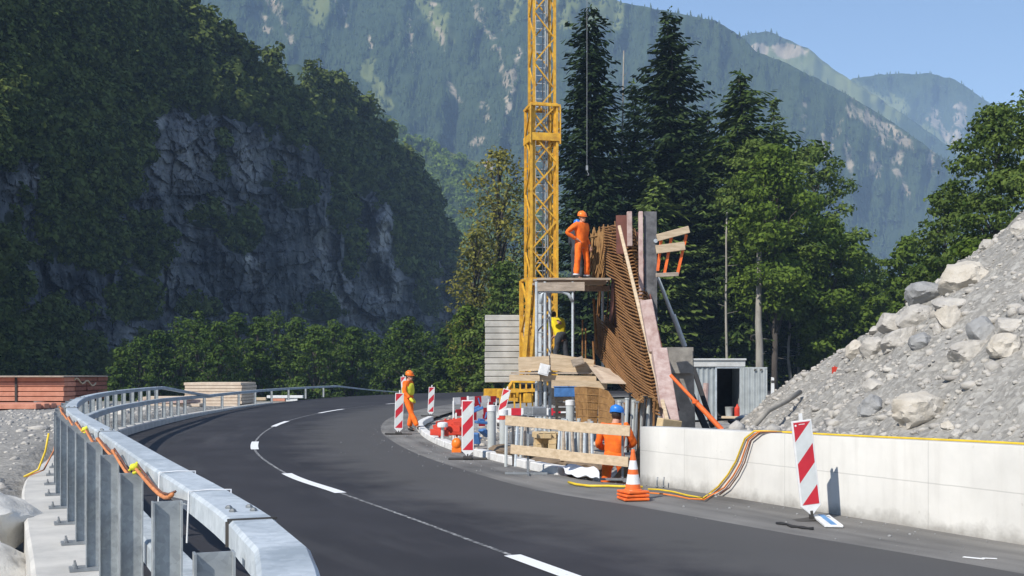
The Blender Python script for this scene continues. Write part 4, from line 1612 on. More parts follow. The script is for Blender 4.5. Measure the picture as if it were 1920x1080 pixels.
def guard_rail():
    P, s, nr = frames(POSTL)
    # parapet
    i1 = int(np.searchsorted(P[:, 1], 60))
    mb = MB()
    sweep(mb, P[:i1], nr[:i1], lambda i: [(pw(P[i][1]), -1.6), (pw(P[i][1]), par_top(P[i][1]) - .03), (pw(P[i][1]) + .03, par_top(P[i][1])), (.10, par_top(P[i][1])), (.13, par_top(P[i][1]) - .03), (.14, -.3)])
    o = mb.build('concrete_parapet', 'kerb_conc', smooth=True)
    tag(o, 'pale concrete parapet kerb carrying the guard rail posts along the outer bend', 'parapet')

    t = thing('guard_rail', 'galvanised box beam guard rail on posts along the outer edge of the bend', 'guard rail', (-5.78, 14, .25))
    # upper beam: from behind the camera to where it drops onto the lower one
    yu0, yu1 = 35.0, 44.0

    def ztop(y):
        return float(np.interp(y, [-9, yu0, yu1], [1.20, 1.24, .80]))

    def box_prof(z, w0, w1, h):
        b = .012
        return [(w0, z - h), (w0, z - b), (w0 + b, z), (w1 - b, z), (w1, z - b), (w1, z - h)]
    # individual beam lengths, each with a splice
    lens = [(-6, 3.42), (3.42, 8.6), (8.6, 14.2), (14.2, 20), (20, 26.5), (26.5, 34), (34, yu1)]
    for k, (a, b) in enumerate(lens):
        i0, i2 = int(np.searchsorted(P[:, 1], a)), int(np.searchsorted(P[:, 1], b)) + 1
        mb = MB()
        q, qn = P[i0:i2], nr[i0:i2]
        e = .0025 * (k % 2)
        sweep(mb, q, qn, lambda i: box_prof(ztop(q[i][1]) + e, .085 - e, .235 + e, .085 + e))
        mb.build('beam', 'galv', t, smooth=True)
    i0 = 0
    i2 = len(P)
    mb = MB()

    def zl(y):
        return float(np.interp(y, [-9, 35, 44, 75], [.80, .86, .795, .80]))
    sweep(mb, P, nr, lambda i: box_prof(zl(P[i][1]), .075, .215, .12))
    # ramp into the ground at the far end
    tail = catmull([tuple(P[-1][:2]), (-10.6, 81), (-8.2, 87)], 8)
    tn = normals2(tail)
    sweep(mb, tail, tn, lambda i: box_prof(lerp(.80, .06, i / (len(tail) - 1)), .075, .215, .12 * (1 - .7 * i / (len(tail) - 1))))
    mb.build('lower_beam', 'galv', t, smooth=True)
    # splices: bolts in the beam top
    mb = MB()
    for (a, b) in lens[1:]:
        i = int(np.searchsorted(P[:, 1], a))
        for da in (-.30, -.20, ):
            for oo in (.125, .195):
                j = min(len(P) - 1, i)
                tx = Vector((-nr[j][1], nr[j][0], 0))
                p = Vector((P[j][0] + nr[j][0] * oo, P[j][1] + nr[j][1] * oo, ztop(P[j][1]) + .002)) - tx * da
                mb = MB()
                mb.lathe(p, [(.013, -.004), (.013, .006), (.007, .012)], 6)
                mb.build('splice_bolt', 'bolt', t)
    mb = MB()
    for (a, b) in lens[1:]:
        i = int(np.searchsorted(P[:, 1], a))
        tx = Vector((-nr[i][1], nr[i][0], 0))
        n2 = Vector((nr[i][0], nr[i][1], 0))
        c = Vector((P[i][0], P[i][1], 0)) + tx * .0
        z = ztop(P[i][1])
        mb = MB()
        mb.bar(c + n2 * .081 + Vector((0, 0, z + .001)), c + n2 * .239 + Vector((0, 0, z + .001)), .012, .008)
        mb.bar(c + n2 * .0815 + Vector((0, 0, z - .004)), c + n2 * .0815 + Vector((0, 0, z - .085)), .012, .008)
        mb.build('splice_gap', 'crane_d', t)
    # posts
    post_s = []
    ss = float(np.interp(3.14, P[:, 1], s)) - 1.34 * 5
    while ss < s[-1] + .1:
        post_s.append(min(ss, s[-1]))
        yy = float(np.interp(ss, s, P[:, 1]))
        ss += 1.34 if yy < 40 else 4.0
    first = None
    tops = []
    for q in post_s:
        x, y = float(np.interp(q, s, P[:, 0])), float(np.interp(q, s, P[:, 1]))
        i = int(np.argmin(np.abs(s - q)))
        n = nr[i]
        yaw = math.atan2(n[1], n[0])
        zb = par_top(y)
        hgt = (ztop(y) if y < yu0 else zl(y)) - .035 - zb
        tops.append((Vector((x, y, zb + hgt)), yaw, zb))
        if first is None:
            mb = MB()
            h = 1.0
            # H section: web across the rail, flanges along it
            mb.box((0, 0, h / 2), (.10, .007, h))
            mb.box((-.0535, 0, h / 2), (.007, .06, h))
            mb.box((.0535, 0, h / 2), (.007, .06, h))
            first = mb.build('post', 'post', None)
            fp = MB()
            fp.box((-.045, 0, .012), (.25, .16, .02))
            first_plate = fp.build('base_plate', 'galv_dark', first)
            for (bx, by) in ((-.13, .05), (-.13, -.05)):
                b = MB()
                b.lathe((bx, by, .022), [(.016, 0), (.016, .014), (.008, .015), (.008, .045)], 6)
                ob = b.build('anchor_bolt', 'galv_dark', first)
            o = first
            kids = list(first.children)
        else:
            o = first.copy()
            COL.objects.link(o)
            for ch in kids if y < 42 else kids[:1]:
                c = ch.copy()
                COL.objects.link(c)
                c.parent = o
        o.parent = t
        o.location = Vector((x, y, zb)) - t.location
        o.rotation_euler = (0, 0, yaw)
        o.scale = (1, 1, hgt)
        for c in o.children:
            c.scale = (1, 1, 1 / hgt)
    # bracket arms between posts and lower beam
    # orange rope festooned over the post tops
    near = [tp for tp in tops if 3.5 < tp[0].y < 15.5]
    pts = []
    for i in range(len(near) - 1):
        a, b = near[i][0], near[i + 1][0]
        for k in range(6):
            u = k / 6
            p = a.lerp(b, u)
            sag = .10 * math.sin(PI * u) * (1 if i % 2 else .7)
            nx = Vector((math.cos(near[i][1]), math.sin(near[i][1]), 0))
            pts.append(p + Vector((0, 0, .025 - sag)) + nx * (.02 + .035 * math.sin(PI * u)))
    e = near[-1][0]
    pts += [e + Vector((0, 0, .02)), e + Vector((-.06, .12, -.2)), e + Vector((-.12, .1, -.6)), e + Vector((-.2, -.05, -.86)), e + Vector((-.42, -.1, -.95))]
    mb = MB()
    mb.tube(pts, .0095, 6)
    mb.cur = 1
    mb.tube([p + Vector((.012, 0, .012 + .006 * math.sin(i * 1.3))) for i, p in enumerate(pts)], .006, 5)
    r = mb.build('cable', ['rope_o', 'cable_k'], None, smooth='all', org=near[0][0])
    tag(r, 'orange and brown cable draped along the tops of the guard rail posts', 'cable')
    for i in (1, 4):
        mb = MB()
        c = near[i][0] + Vector((.02, 0, .03))
        mb.ball(c, (.03, .03, .02), 8)
        mb.tube([c + Vector((-.03, 0, -.02)), c + Vector((0, .03, .02)), c + Vector((.03, 0, -.02)), c + Vector((0, -.03, -.03))], .008, 5)
        mb.build('yellow_knot', 'hivis_y', r, smooth='all')
    ye = MB()
    ye.tube([e + Vector((-.14, -.02, -.35)), e + Vector((-.17, -.06, -.6)), e + Vector((-.25, -.1, -.85)), e + Vector((-.36, -.3, -.93))], .014, 6)
    o = ye.build('cable', 'cable_y', None, smooth='all', org=e)
    tag(o, 'short yellow cable hanging down at the end of the visible parapet', 'cable')
    # white straps round the beam
    for a in (5.1, 4.32):
        i = int(np.searchsorted(P[:, 1], a))
        mb = MB()
        n = Vector((nr[i][0], nr[i][1], 0))
        c = Vector((P[i][0], P[i][1], ztop(a)))
        mb.tube([c + n * .07 + Vector((0, 0, -.2)), c + n * .078 + Vector((0, 0, .004)), c + n * .16 + Vector((0, 0, .007)), c + n * .243 + Vector((0, 0, .004)), c + n * .245 + Vector((0, 0, -.12))], .004, 5)
        mb.build('strap', 'tie', t)
    return t


# ---------------------------------------------------------------- white wall
def new_wall():
    L = WALL_LEN
    ext = lambda s: float(np.interp(s, [0, 6.78, 18], [.86, .97, 1.08]))
    V, UV, Fq = [], [], []
    n = 36
    th = .36
    for i in range(n + 1):
        s = L * i / n
        for (o, z) in ((0, -.4), (0, ext(s) - .012), (.012, ext(s)), (th - .012, ext(s)), (th, ext(s) - .012), (th, -.4)):
            p = WALL_A + WD * s + WN * o
            V.append((p.x, p.y, z))
            UV.append((s, z if o < .1 else z + o))
    for i in range(n):
        for k in range(5):
            Fq.append((i * 6 + k, i * 6 + k + 1, i * 6 + 7 + k, i * 6 + 6 + k))
    o = mesh_np('concrete_wall', np.array(V), np.array(Fq), 'wall_conc')
    ul = o.data.uv_layers.new(name='UVMap')
    idx = np.zeros(len(o.data.loops), dtype=np.int32)
    o.data.loops.foreach_get('vertex_index', idx)
    ul.data.foreach_set('uv', np.array(UV, dtype=np.float32)[idx].ravel())
    bm = bmesh.new()
    bm.from_mesh(o.data)
    bm.verts.ensure_lookup_table()
    bm.faces.new([bm.verts[k] for k in range(6)])
    bm.faces.new([bm.verts[n * 6 + k] for k in range(6)])
    bmesh.ops.recalc_face_normals(bm, faces=bm.faces)
    bm.to_mesh(o.data)
    bm.free()
    tag(o, 'low newly cast pale concrete retaining wall along the road at the right', 'wall')
    top = lambda s, off=.1: WALL_A + WD * s + WN * off + Vector((0, 0, ext(s)))
    face = lambda s, z, off=-.012: WALL_A + WD * s + WN * off + Vector((0, 0, z))

    def s_px(px, z=.9):
        # length along the wall whose front face is seen at px
        k = (px - CX) / F
        return (k * WALL_A.y - WALL_A.x) / (WD.x - k * WD.y)
    # yellow cable on the wall top, falling over the face and running to the cone
    mb = MB()
    sa, sb = s_px(1432), WALL_LEN - .2
    pts = [top(lerp(sb, sa, i / 24), .05 + .03 * math.sin(i * 1.1)) + Vector((0, 0, .018)) for i in range(25)]
    drop = [(1418, 808), (1400, 822), (1392, 842), (1383, 865), (1368, 890), (1350, 912), (1330, 928)]
    for px, py in drop:
        s = s_px(px)
        y = (WALL_A + WD * s).y
        pts.append(face(s, EYE - (py - HY) * y / F, -.03))
    run = [(1318, 934), (1290, 929), (1262, 922), (1235, 918), (1215, 917)]
    pts += [G(px, py, .03) for px, py in run]
    mb.tube(pts, .013, 6)
    o = mb.build('cable', 'cable_y', None, smooth='all', org=pts[0])
    tag(o, 'yellow cable lying on the wall top, falling over its face to the cone', 'cable')
    for k, (dx, m, lab) in enumerate(((12, 'cable_o', 'orange cable hanging over the wall beside the yellow one'), (24, 'cable_k', 'thin brown cable hanging rightmost over the wall face'))):
        mb = MB()
        pts = [top(s_px(1432 + dx) + .5, .2) + Vector((0, 0, .02)), top(s_px(1432 + dx) + .2, .12) + Vector((0, 0, .02))]
        for px, py in drop:
            s = s_px(px + dx * (.5 + .5 * (py - 800) / 130))
            y = (WALL_A + WD * s).y
            pts.append(face(s, max(.02, EYE - (py + 2 - HY) * y / F), -.03 - .012 * k))
        if k == 0:
            pts += [G(px, py + 3, .03) for px, py in [(1320, 934), (1292, 932), (1268, 927), (1242, 923), (1215, 921)]]
        mb.tube(pts, .011 if k == 0 else .009, 6)
        o = mb.build('cable', m, None, smooth='all', org=pts[0])
        tag(o, lab, 'cable')
    # small anchor stubs low on the wall
    return o


# ---------------------------------------------------------------- beacons and cone
def clip_poly(poly, f):
    out = []
    for i in range(len(poly)):
        a, b = poly[i], poly[(i + 1) % len(poly)]
        fa, fb = f(a), f(b)
        if fa >= 0:
            out.append(a)
        if (fa >= 0) != (fb >= 0):
            t = fa / (fa - fb)
            out.append((a[0] + (b[0] - a[0]) * t, a[1] + (b[1] - a[1]) * t))
    return out


def beacon(loc, label, yaw=0.0, tilt=0.0, scale=1.0, foot='bar', flip=False, mark=False, lean=0.0, tip=True):
    t = thing('warning_beacon', label, 'beacon', loc, 'red and white beacons round the bend')
    t.rotation_euler = (lean, tilt, yaw)
    t.scale = (scale,) * 3
    w, h, z0 = .235, .98, .17
    x0, x1 = -w / 2, w / 2

    def local(mb, name, mats, par=t, **k):
        o = mb.build(name, mats, None, **k)
        o.parent = par
        return o
    mb = MB()
    outline = [(x0, z0), (x1, z0), (x1, z0 + h), (x0, z0 + h)]
    if tip:
        outline = [(x0, z0), (-.055, z0 - .06), (0, z0 - .12), (.055, z0 - .06), (x1, z0), (x1, z0 + h), (x0, z0 + h)]
    mb.prism([(x, -.012, z) for x, z in outline], (0, .026, 0))
    panel = local(mb, 'panel', 'white', bev=.004)
    b = .018
    ix0, ix1, iz0, iz1 = x0 + b, x1 - b, z0 + b, z0 + h - b
    rect = [(ix0, iz0), (ix1, iz0), (ix1, iz1), (ix0, iz1)]
    hh = iz1 - iz0

    def q(p):
        u = (p[0] - ix0) / (ix1 - ix0)
        if flip:
            u = 1 - u
        return (iz1 - p[1]) / hh + .234 * u
    for lo, hi, m in ((-1, .234, 'red'), (.234, .5, 'refl'), (.5, .734, 'red'), (.734, 1.0, 'refl'), (1.0, 2, 'red')):
        p = clip_poly(clip_poly(rect, lambda a: q(a) - lo), lambda a: hi - q(a))
        if len(p) > 2:
            s = MB()
            s.prism([(x, -.0155, z) for x, z in p], (0, .003, 0))
            o = local(s, 'red_stripe' if m == 'red' else 'grey_stripe', m, panel)
    if mark:
        s = MB()
        s.lathe((ix0 + .022, -.017, iz1 - .035), [(.012, -.001), (.012, .001)], 12, Matrix.Rotation(PI / 2, 3, 'X'))
        local(s, 'round_mark', 'white', panel)
        s = MB()
        s.box((ix0 + .095, -.0165, iz1 - .025), (.07, .001, .008))
        local(s, 'maker_plate', 'white', panel)
    s = MB()
    s.box((0, .006, z0 + h + .035), (.035, .03, .09))
    local(s, 'post_stub', 'white')
    s = MB()
    s.box((0, .01, .06), (.045, .045, .12))
    if foot == 'bar':
        s.box((0, .02, .02), (.75, .16, .035))
        s.box((0, .02, .045), (.18, .20, .05))
        local(s, 'rubber_foot', 'crane_d', bev=.008)
    else:
        s.box((-.05, .02, .012), (.5, .2, .022))
        local(s, 'rubber_foot', 'crane_d', bev=.006)
    return t


def cone():
    p = G(1187, 938)
    t = thing('traffic_cone', 'orange and white striped traffic cone on a stack of orange bases by the wall end', 'cone', p)
    sc = p.y / F
    hh = .64
    for k in range(3):
        z = .015 + k * .045
        mb = MB()
        a = .175 - .008 * k
        mb.box(p + Vector((0, 0, z + .012)), (a * 2, a * 2, .035), Matrix.Rotation(.12 * k + .2, 3, 'Z'))
        mb.lathe(p + Vector((0, 0, z + .02)), [(.13, 0), (.115, .03)], 18)
        mb.build('base', 'orange', t, bev=.01)
    prof = lambda u: lerp(.108, .026, u)
    z0, z1 = .13, hh
    bands = [(0, .17, 'orange'), (.17, .42, 'white'), (.42, .55, 'orange'), (.55, .78, 'white'), (.78, 1.0, 'orange')]
    for a, b, m in bands:
        mb = MB()
        mb.lathe(p, [(prof(a) + .001 * (m == 'white'), lerp(z0, z1, a)), (prof(b) + .001 * (m == 'white'), lerp(z0, z1, b))], 20)
        if b == 1.0:
            mb.lathe(p, [(.03, z1), (.022, z1 + .03), (.008, z1 + .035)], 16)
        mb.build('white_band' if m == 'white' else 'cone_body', m, t, smooth=True)


def beacons():
    beacon(G(1523, 976), 'nearest red and white warning beacon, tilted, before the white wall', .10, -.115, 1.0, 'flat', mark=True)
    t = thing('beacon_base_plate', 'white base plate with a blue stripe lying beside the nearest tilted beacon', 'base plate', G(1552, 980))
    p = G(1551, 981)
    d = Vector((-.10, -1, 0)).normalized()
    mb = MB()
    mb.bar(p - d * .40 + Vector((0, 0, .03)), p + d * .40 + Vector((0, 0, .022)), .20, .03)
    mb.build('plate', 'white', t, bev=.006)
    mb = MB()
    mb.bar(p - d * .395 + Vector((0, 0, .0475)), p + d * .395 + Vector((0, 0, .0395)), .06, .004)
    mb.build('blue_stripe', 'blue_mark', t)
    beacon(G(877, 862), 'red and white warning beacon before the grey pipes and kerb stones', .0, 0, 1.0, 'bar')
    beacon(G(747, 815), 'red and white warning beacon half hidden by the walking worker', .12, .03, .98, 'bar')
    beacon(G(807, 781), 'lone small red and white beacon right of the walking worker at the inner kerb', .1, .05, .98, 'bar')
    beacon(W(759, 752, 60) - Vector((0, 0, .1)), 'far red and white beacon showing above the helmet of the walking worker', -.1, -.06, 1.25, 'bar')
    beacon(Vector(((934 - CX) * 35 / F, 35, -.02)), 'far red and white beacon leaning at the crane base', -.3, .25, 1.05, 'bar')
    cone()


# ---------------------------------------------------------------- crane
def lattice(mb, c, w, z0, z1, leg, dg, pitch, yaw, flip=0, faces=(0, 1, 2, 3), horiz=True):
    R = Matrix.Rotation(yaw, 3, 'Z')
    cs = [Vector(c) + R @ Vector((x * w / 2, y * w / 2, 0)) for x, y in ((-1, -1), (1, -1), (1, 1), (-1, 1))]
    for p in cs:
        mb.bar(p + Vector((0, 0, z0)), p + Vector((0, 0, z1)), leg, leg, R @ Vector((0, 1, 0)))
    n = max(1, round((z1 - z0) / pitch))
    dz = (z1 - z0) / n
    for f in faces:
        a, b = cs[f], cs[(f + 1) % 4]
        for i in range(n):
            p, q = (a, b) if (i + flip) % 2 == 0 else (b, a)
            mb.bar(p + Vector((0, 0, z0 + i * dz)), q + Vector((0, 0, z0 + (i + 1) * dz)), dg, dg)
        if horiz:
            for i in (0, n):
                mb.bar(a + Vector((0, 0, z0 + i * dz)), b + Vector((0, 0, z0 + i * dz)), dg, dg * 1.2)


def crane():
    Y = 42.0
    c = W(1016, 775, Y)
    c.z = 0
    cz = lambda py: EYE - (py - HY) * Y / F
    t = thing('tower_crane', 'yellow lattice tower crane mast rising out of the picture behind the scaffold', 'crane', c)
    yaw = math.radians(12)
    R = Matrix.Rotation(yaw, 3, 'Z')
    mb = MB()
    lattice(mb, c, .80, cz(690), 24.0, .095, .05, .98, yaw, 0)
    mb.build('inner_mast', 'crane_y', t)
    mb = MB()
    lattice(mb, c - Vector((.03, 0, 0)), 1.0, cz(525), cz(200), .09, .055, 1.05, yaw, 1)
    mb.build('outer_mast', 'crane_y', t)
    mb = MB()
    lattice(mb, c - Vector((.14, 0, 0)), 1.08, cz(720), cz(525), .14, .07, 1.1, yaw, 0)
    # lower left leg flares outwards
    a = c + R @ Vector((-.56, -.54, cz(525)))
    mb.bar(a, a + Vector((-.30, -.1, cz(700) - cz(525))), .15, .2)
    mb.bar(a + Vector((.25, 0, 0)), a + Vector((-.05, -.1, cz(700) - cz(525))), .1, .1)
    mb.build('mast_foot', 'crane_y', t)
    # collar of the telescoping section
    mb = MB()
    for k, py in enumerate((203, 262)):
        z = cz(py)
        h = .09 if k == 0 else .30
        w = 1.10
        for s in (-1, 1):
            mb.box(c + R @ Vector((0, s * w / 2, 0)) + Vector((0, 0, z)), (w + .1, .05, h), R)
            mb.box(c + R @ Vector((s * w / 2, 0, 0)) + Vector((0, 0, z)), (.05, w - .06, h), R)
    for s in (-1, 1):
        mb.bar(c + R @ Vector((s * .58, -.58, cz(275))), c + R @ Vector((s * .58, -.58, cz(205))), .06, .06)
    mb.build('collar', 'crane_y', t, bev=.01)
    # ladder and power cables inside
    mb = MB()
    for s in (-.2, .2):
        mb.bar(c + R @ Vector((s, .25, 2)), c + R @ Vector((s, .25, 23)), .05, .05)
    for k in range(70):
        z = 2 + k * .3
        mb.bar(c + R @ Vector((-.2, .25, z)), c + R @ Vector((.2, .25, z)), .03, .03)
    mb.build('ladder', 'galv', t)
    mb = MB()
    for s in (.02, .12, .2):
        mb.tube([c + R @ Vector((s, -.1, 1.5 + i * 2.2)) + Vector((.015 * math.sin(i * 2 + s * 20), 0, 0)) for i in range(11)], .028, 6)
    mb.build('power_cable', 'galv_dark', t)
    # slewing top, jib and hoist rope
    mb = MB()
    mb.box(c + Vector((0, 0, 24.25)), (1.4, 1.4, .5), R)
    mb.build('slewing_ring', 'crane_y', t, bev=.03)
    mb = MB()
    ja, jb = c + Vector((-4, 0, 25.2)), c + Vector((18, 1.5, 25.6))
    for o in ((0, -.45, 0), (0, .45, 0), (0, 0, .8)):
        mb.bar(ja + Vector(o), jb + Vector(o), .09, .09)
    for i in range(22):
        u, v = i / 22, (i + 1) / 22
        p, q = ja.lerp(jb, u), ja.lerp(jb, v)
        for s in (-.45, .45):
            mb.bar(p + Vector((0, s, 0)), p.lerp(q, .5) + Vector((0, 0, .8)), .05, .05)
            mb.bar(q + Vector((0, s, 0)), p.lerp(q, .5) + Vector((0, 0, .8)), .05, .05)
    mb.bar(c + Vector((0, 0, 24.4)), c + Vector((0, 0, 26)), .9, .9)
    mb.build('jib', 'crane_y', t)
    for px, pyb in ((1102, 312),):
        x = (px - CX) * Y / F
        mb = MB()
        mb.tube([(x - .03, Y, 25.3), (x - .03, Y, cz(pyb))], .009, 5)
        mb.cur = 0
        mb.box((x - .03, Y, cz(pyb) - .06), (.08, .06, .18))
        mb.tube([(x - .02, Y, cz(pyb) - .14), (x, Y, cz(pyb) - .24), (x + .04, Y, cz(pyb) - .28), (x + .03, Y, cz(pyb) - .34), (x - .03, Y, cz(pyb) - .33)], .014, 6)
        mb.build('hoist_rope', 'galv_dark', t)
    # undercarriage
    mb = MB()
    for s in (-1, 1):
        mb.bar(c + R @ Vector((s * 1.0, -2.0, .75)), c + R @ Vector((s * 1.0, 2.0, .75)), .28, .34)
        mb.bar(c + R @ Vector((-2.0, s * 1.3, .9)), c + R @ Vector((2.0, s * 1.3, .9)), .26, .3)
    for sx in (-1, 1):
        for sy in (-1, 1):
            p = c + R @ Vector((sx * 1.9, sy * 1.6, 0))
            mb.bar(p + Vector((0, 0, 0)), p + Vector((0, 0, .8)), .16, .16)
            mb.box(p + Vector((0, 0, .03)), (.5, .5, .06), R)
    mb.build('undercarriage', 'crane_y', t, bev=.015)
    mb = MB()
    mb.lathe(c + Vector((-.55, -1.6, .95)), [(.32, -.35), (.36, -.3), (.36, .3), (.32, .35)], 18, Matrix.Rotation(PI / 2, 3, 'Y'))
    mb.box(c + Vector((.35, -1.55, .85)), (.75, .5, .7))
    mb.build('winch', 'crane_d', t, bev=.02)
    mb = MB()
    # guard cage of the winch
    g = c + Vector((-1.05, -2.0, .25))
    for i in range(5):
        mb.bar(g + Vector((.22 * i, 0, 0)), g + Vector((.22 * i - .02, 0, 1.15)), .06, .06)
    mb.bar(g + Vector((-.05, 0, 1.12)), g + Vector((1.0, 0, 1.10)), .14, .1)
    mb.bar(g + Vector((-.2, .0, .75)), g + Vector((1.0, 0, .8)), .18, .12)
    mb.bar(g + Vector((-.3, 0, .7)), g + Vector((0, .4, 1.2)), .12, .1)
    mb.build('guard_cage', 'crane_y', t)
    # counterweight slabs
    z = cz(718)
    zt = cz(588)
    n = 11
    hs = (zt - z) / n
    rr = random.Random(4)
    for i in range(n):
        mb = MB()
        mb.box(W(964, 700, Y + 1.5) * 0 + Vector(((964 - CX) * 43.6 / F + rr.uniform(-.012, .012), 43.6, z + hs * (i + .5))), (2.28, 1.5, hs - .018))
        mb.build('counterweight_slab', 'ballast', t, bev=.02)
    # red and white guard board round the base
    mb = MB()
    yb = 39.2
    a, b = W(940, 772, yb), W(1070, 772, yb)
    n = 7
    for i in range(n):
        mb.cur = i % 2
        mb.bar(a.lerp(b, i / n), a.lerp(b, (i + 1) / n), .03, .26)
    o = mb.build('barrier_board', ['white', 'red'], None, org=a)
    tag(o, 'long red and white barrier board in front of the crane undercarriage', 'barrier board')


# ---------------------------------------------------------------- scaffold, rebar, formwork
def planks(mb, a, b, w, n, th=.045, gap=.012, up=(0, 0, 1), jit=.06, seed=0):
    """n boards side by side, from a to b, spread along the horizontal normal"""
    rr = random.Random(seed)
    d = (Vector(b) - Vector(a)).normalized()
    s = d.cross(Vector(up)).normalized()
    bw = w / n
    for i in range(n):
        o = s * (bw * (i + .5) - w / 2) + d * rr.uniform(-jit, jit)
        mb.bar(Vector(a) + o, Vector(b) + o + Vector((0, 0, rr.uniform(-.008, .008))), bw - gap, th, up)


def scaffold():
    Y = 28.0
    t = thing('scaffold', 'steel tube scaffold with two plank decks beside the rusty rebar cage', 'scaffold', W(1030, 780, Y))
    zt = 4.10
    # two deck levels
    mb = MB()
    a, b = W(1004, 600, Y), W(1142, 600, Y)
    a.z = b.z = zt - .03
    planks(mb, a + Vector((0, .9, 0)), b + Vector((0, .9, 0)), 1.9, 6, .05, seed=1)
    mb.build('upper_deck', 'wood_w', t)
    mb = MB()
    mb.bar(W(1008, 538, Y - .05), W(1096, 537, Y - .05), .04, .22)
    mb.bar(W(1096, 541, Y + .3), W(1142, 541, Y + 1.0), .05, .14)
    mb.build('toe_board', 'wood_w', t)
    zl = 1.72
    mb = MB()
    a, b = W(962, 600, Y), W(1128, 600, Y)
    a.z = b.z = zl - .05
    planks(mb, a + Vector((0, 1.3, 0)), b + Vector((0, 1.3, 0)), 3.0, 9, .05, seed=2)
    mb.build('lower_deck', 'wood_w', t)
    mb = MB()
    mb.bar(W(972, 683, Y - .1), W(1030, 681, Y - .1), .045, .36)
    mb.bar(W(1030, 678, Y - .06), W(1112, 690, Y - .06), .045, .42)
    mb.bar(W(955, 708, Y - .2), W(1012, 709, Y - .25), .05, .15)
    mb.bar(W(1012, 709, Y - .18), W(1118, 711, Y - .18), .06, .16)
    mb.build('edge_plank', 'wood', t)
    mb = MB()
    mb.bar(W(1034, 720, Y - .3), W(1138, 722, Y - .3), .1, .2)
    mb.build('edge_beam', 'wood', t)
    # sheet of plywood sloping towards the camera
    mb = MB()
    q = [W(1100, 680, 28.3), W(1150, 693, 28.3), W(1182, 718, 25.8), W(1128, 716, 25.8)]
    mb.prism(q, (0, 0, -.03))
    mb.build('sloping_sheet', 'board', t)
    # standards: a slim lattice tower of tubes, and one outer standard
    zb = lambda p: gz(p.x, p.y)
    for px, dy, py in ((1006, 0, 525), (1014, .55, 525), (1022, 0, 525), (1031, .6, 525), (1074, 0, 528), (1074, 1.5, 528), (1012, 1.9, 525), (1130, 1.9, 528)):
        p = W(px, 700, Y + dy)
        mb = MB()
        mb.tube([(p.x, p.y, zb(p)), (p.x, p.y, zt - .1)], .04 if px < 1060 else .034, 8)
        mb.lathe((p.x, p.y, zb(p)), [(.11, 0), (.11, .02)], 10)
        mb.build('standard', 'galv', t, smooth=True)
    mb = MB()
    a0, a1, b0, b1 = [W(px, 700, Y + dy) for px, dy in ((1006, 0), (1031, .6), (1022, 0), (1014, .55))]
    for i in range(8):
        z = .2 + i * .5
        p, q = (a0, a1) if i % 2 else (b0, b1)
        mb.tube([(p.x, p.y, z), (q.x, q.y, z + .45)], .02, 6)
        mb.tube([(a0.x, a0.y, z), (b0.x, b0.y, z)], .02, 6)
    mb.build('tower_brace', 'galv_dark', t)
    # curved brackets under the upper deck
    mb = MB()
    for dy in (0, 1.5):
        mb = MB()
        pts = [W(1014, 570, Y + dy), W(1016, 552, Y + dy), W(1022, 546, Y + dy), W(1055, 547, Y + dy), W(1066, 552, Y + dy), W(1074, 566, Y + dy)]
        mb.tube(pts, .045, 8)
        mb.tube([W(1006, 546, Y + dy), W(1078, 546, Y + dy)], .03, 6)
        mb.build('deck_bracket', 'galv', t, smooth='all')
    for x0, y0, x1, y1, Yq, r in ((1112, 640, 1116, 720, 29, .03), (1113, 560, 1119, 655, 29.8, .04), (1092, 600, 1092, 690, 29, .022), (1098, 615, 1098, 690, 29, .022)):
        mb = MB()
        mb.tube([W(x0, y0, Yq), W(x1, y1, Yq)], r, 6)
        mb.build('timber_stake', 'rust', t)
    # loose things on the lower deck
    for i, (px, py, w, h, m, lab) in enumerate(((1020, 693, .26, .28, 'white', 'small pale crate leaning on the scaffold tower on the lower deck'),
                                                (1083, 678, .2, .3, 'wood_w', 'short timber offcut standing on the lower deck'))):
        p = W(px, py, Y - .3)
        mb = MB()
        R = Matrix.Rotation(.25 + i, 3, 'Y')
        mb.box(p, (w, .2, h), R)
        mb.box(p + R @ Vector((0, -.105, 0)), (w * .8, .01, h * .8), R)
        o = mb.build('offcut', m, None, bev=.01, org=p)
        tag(o, lab, 'timber')


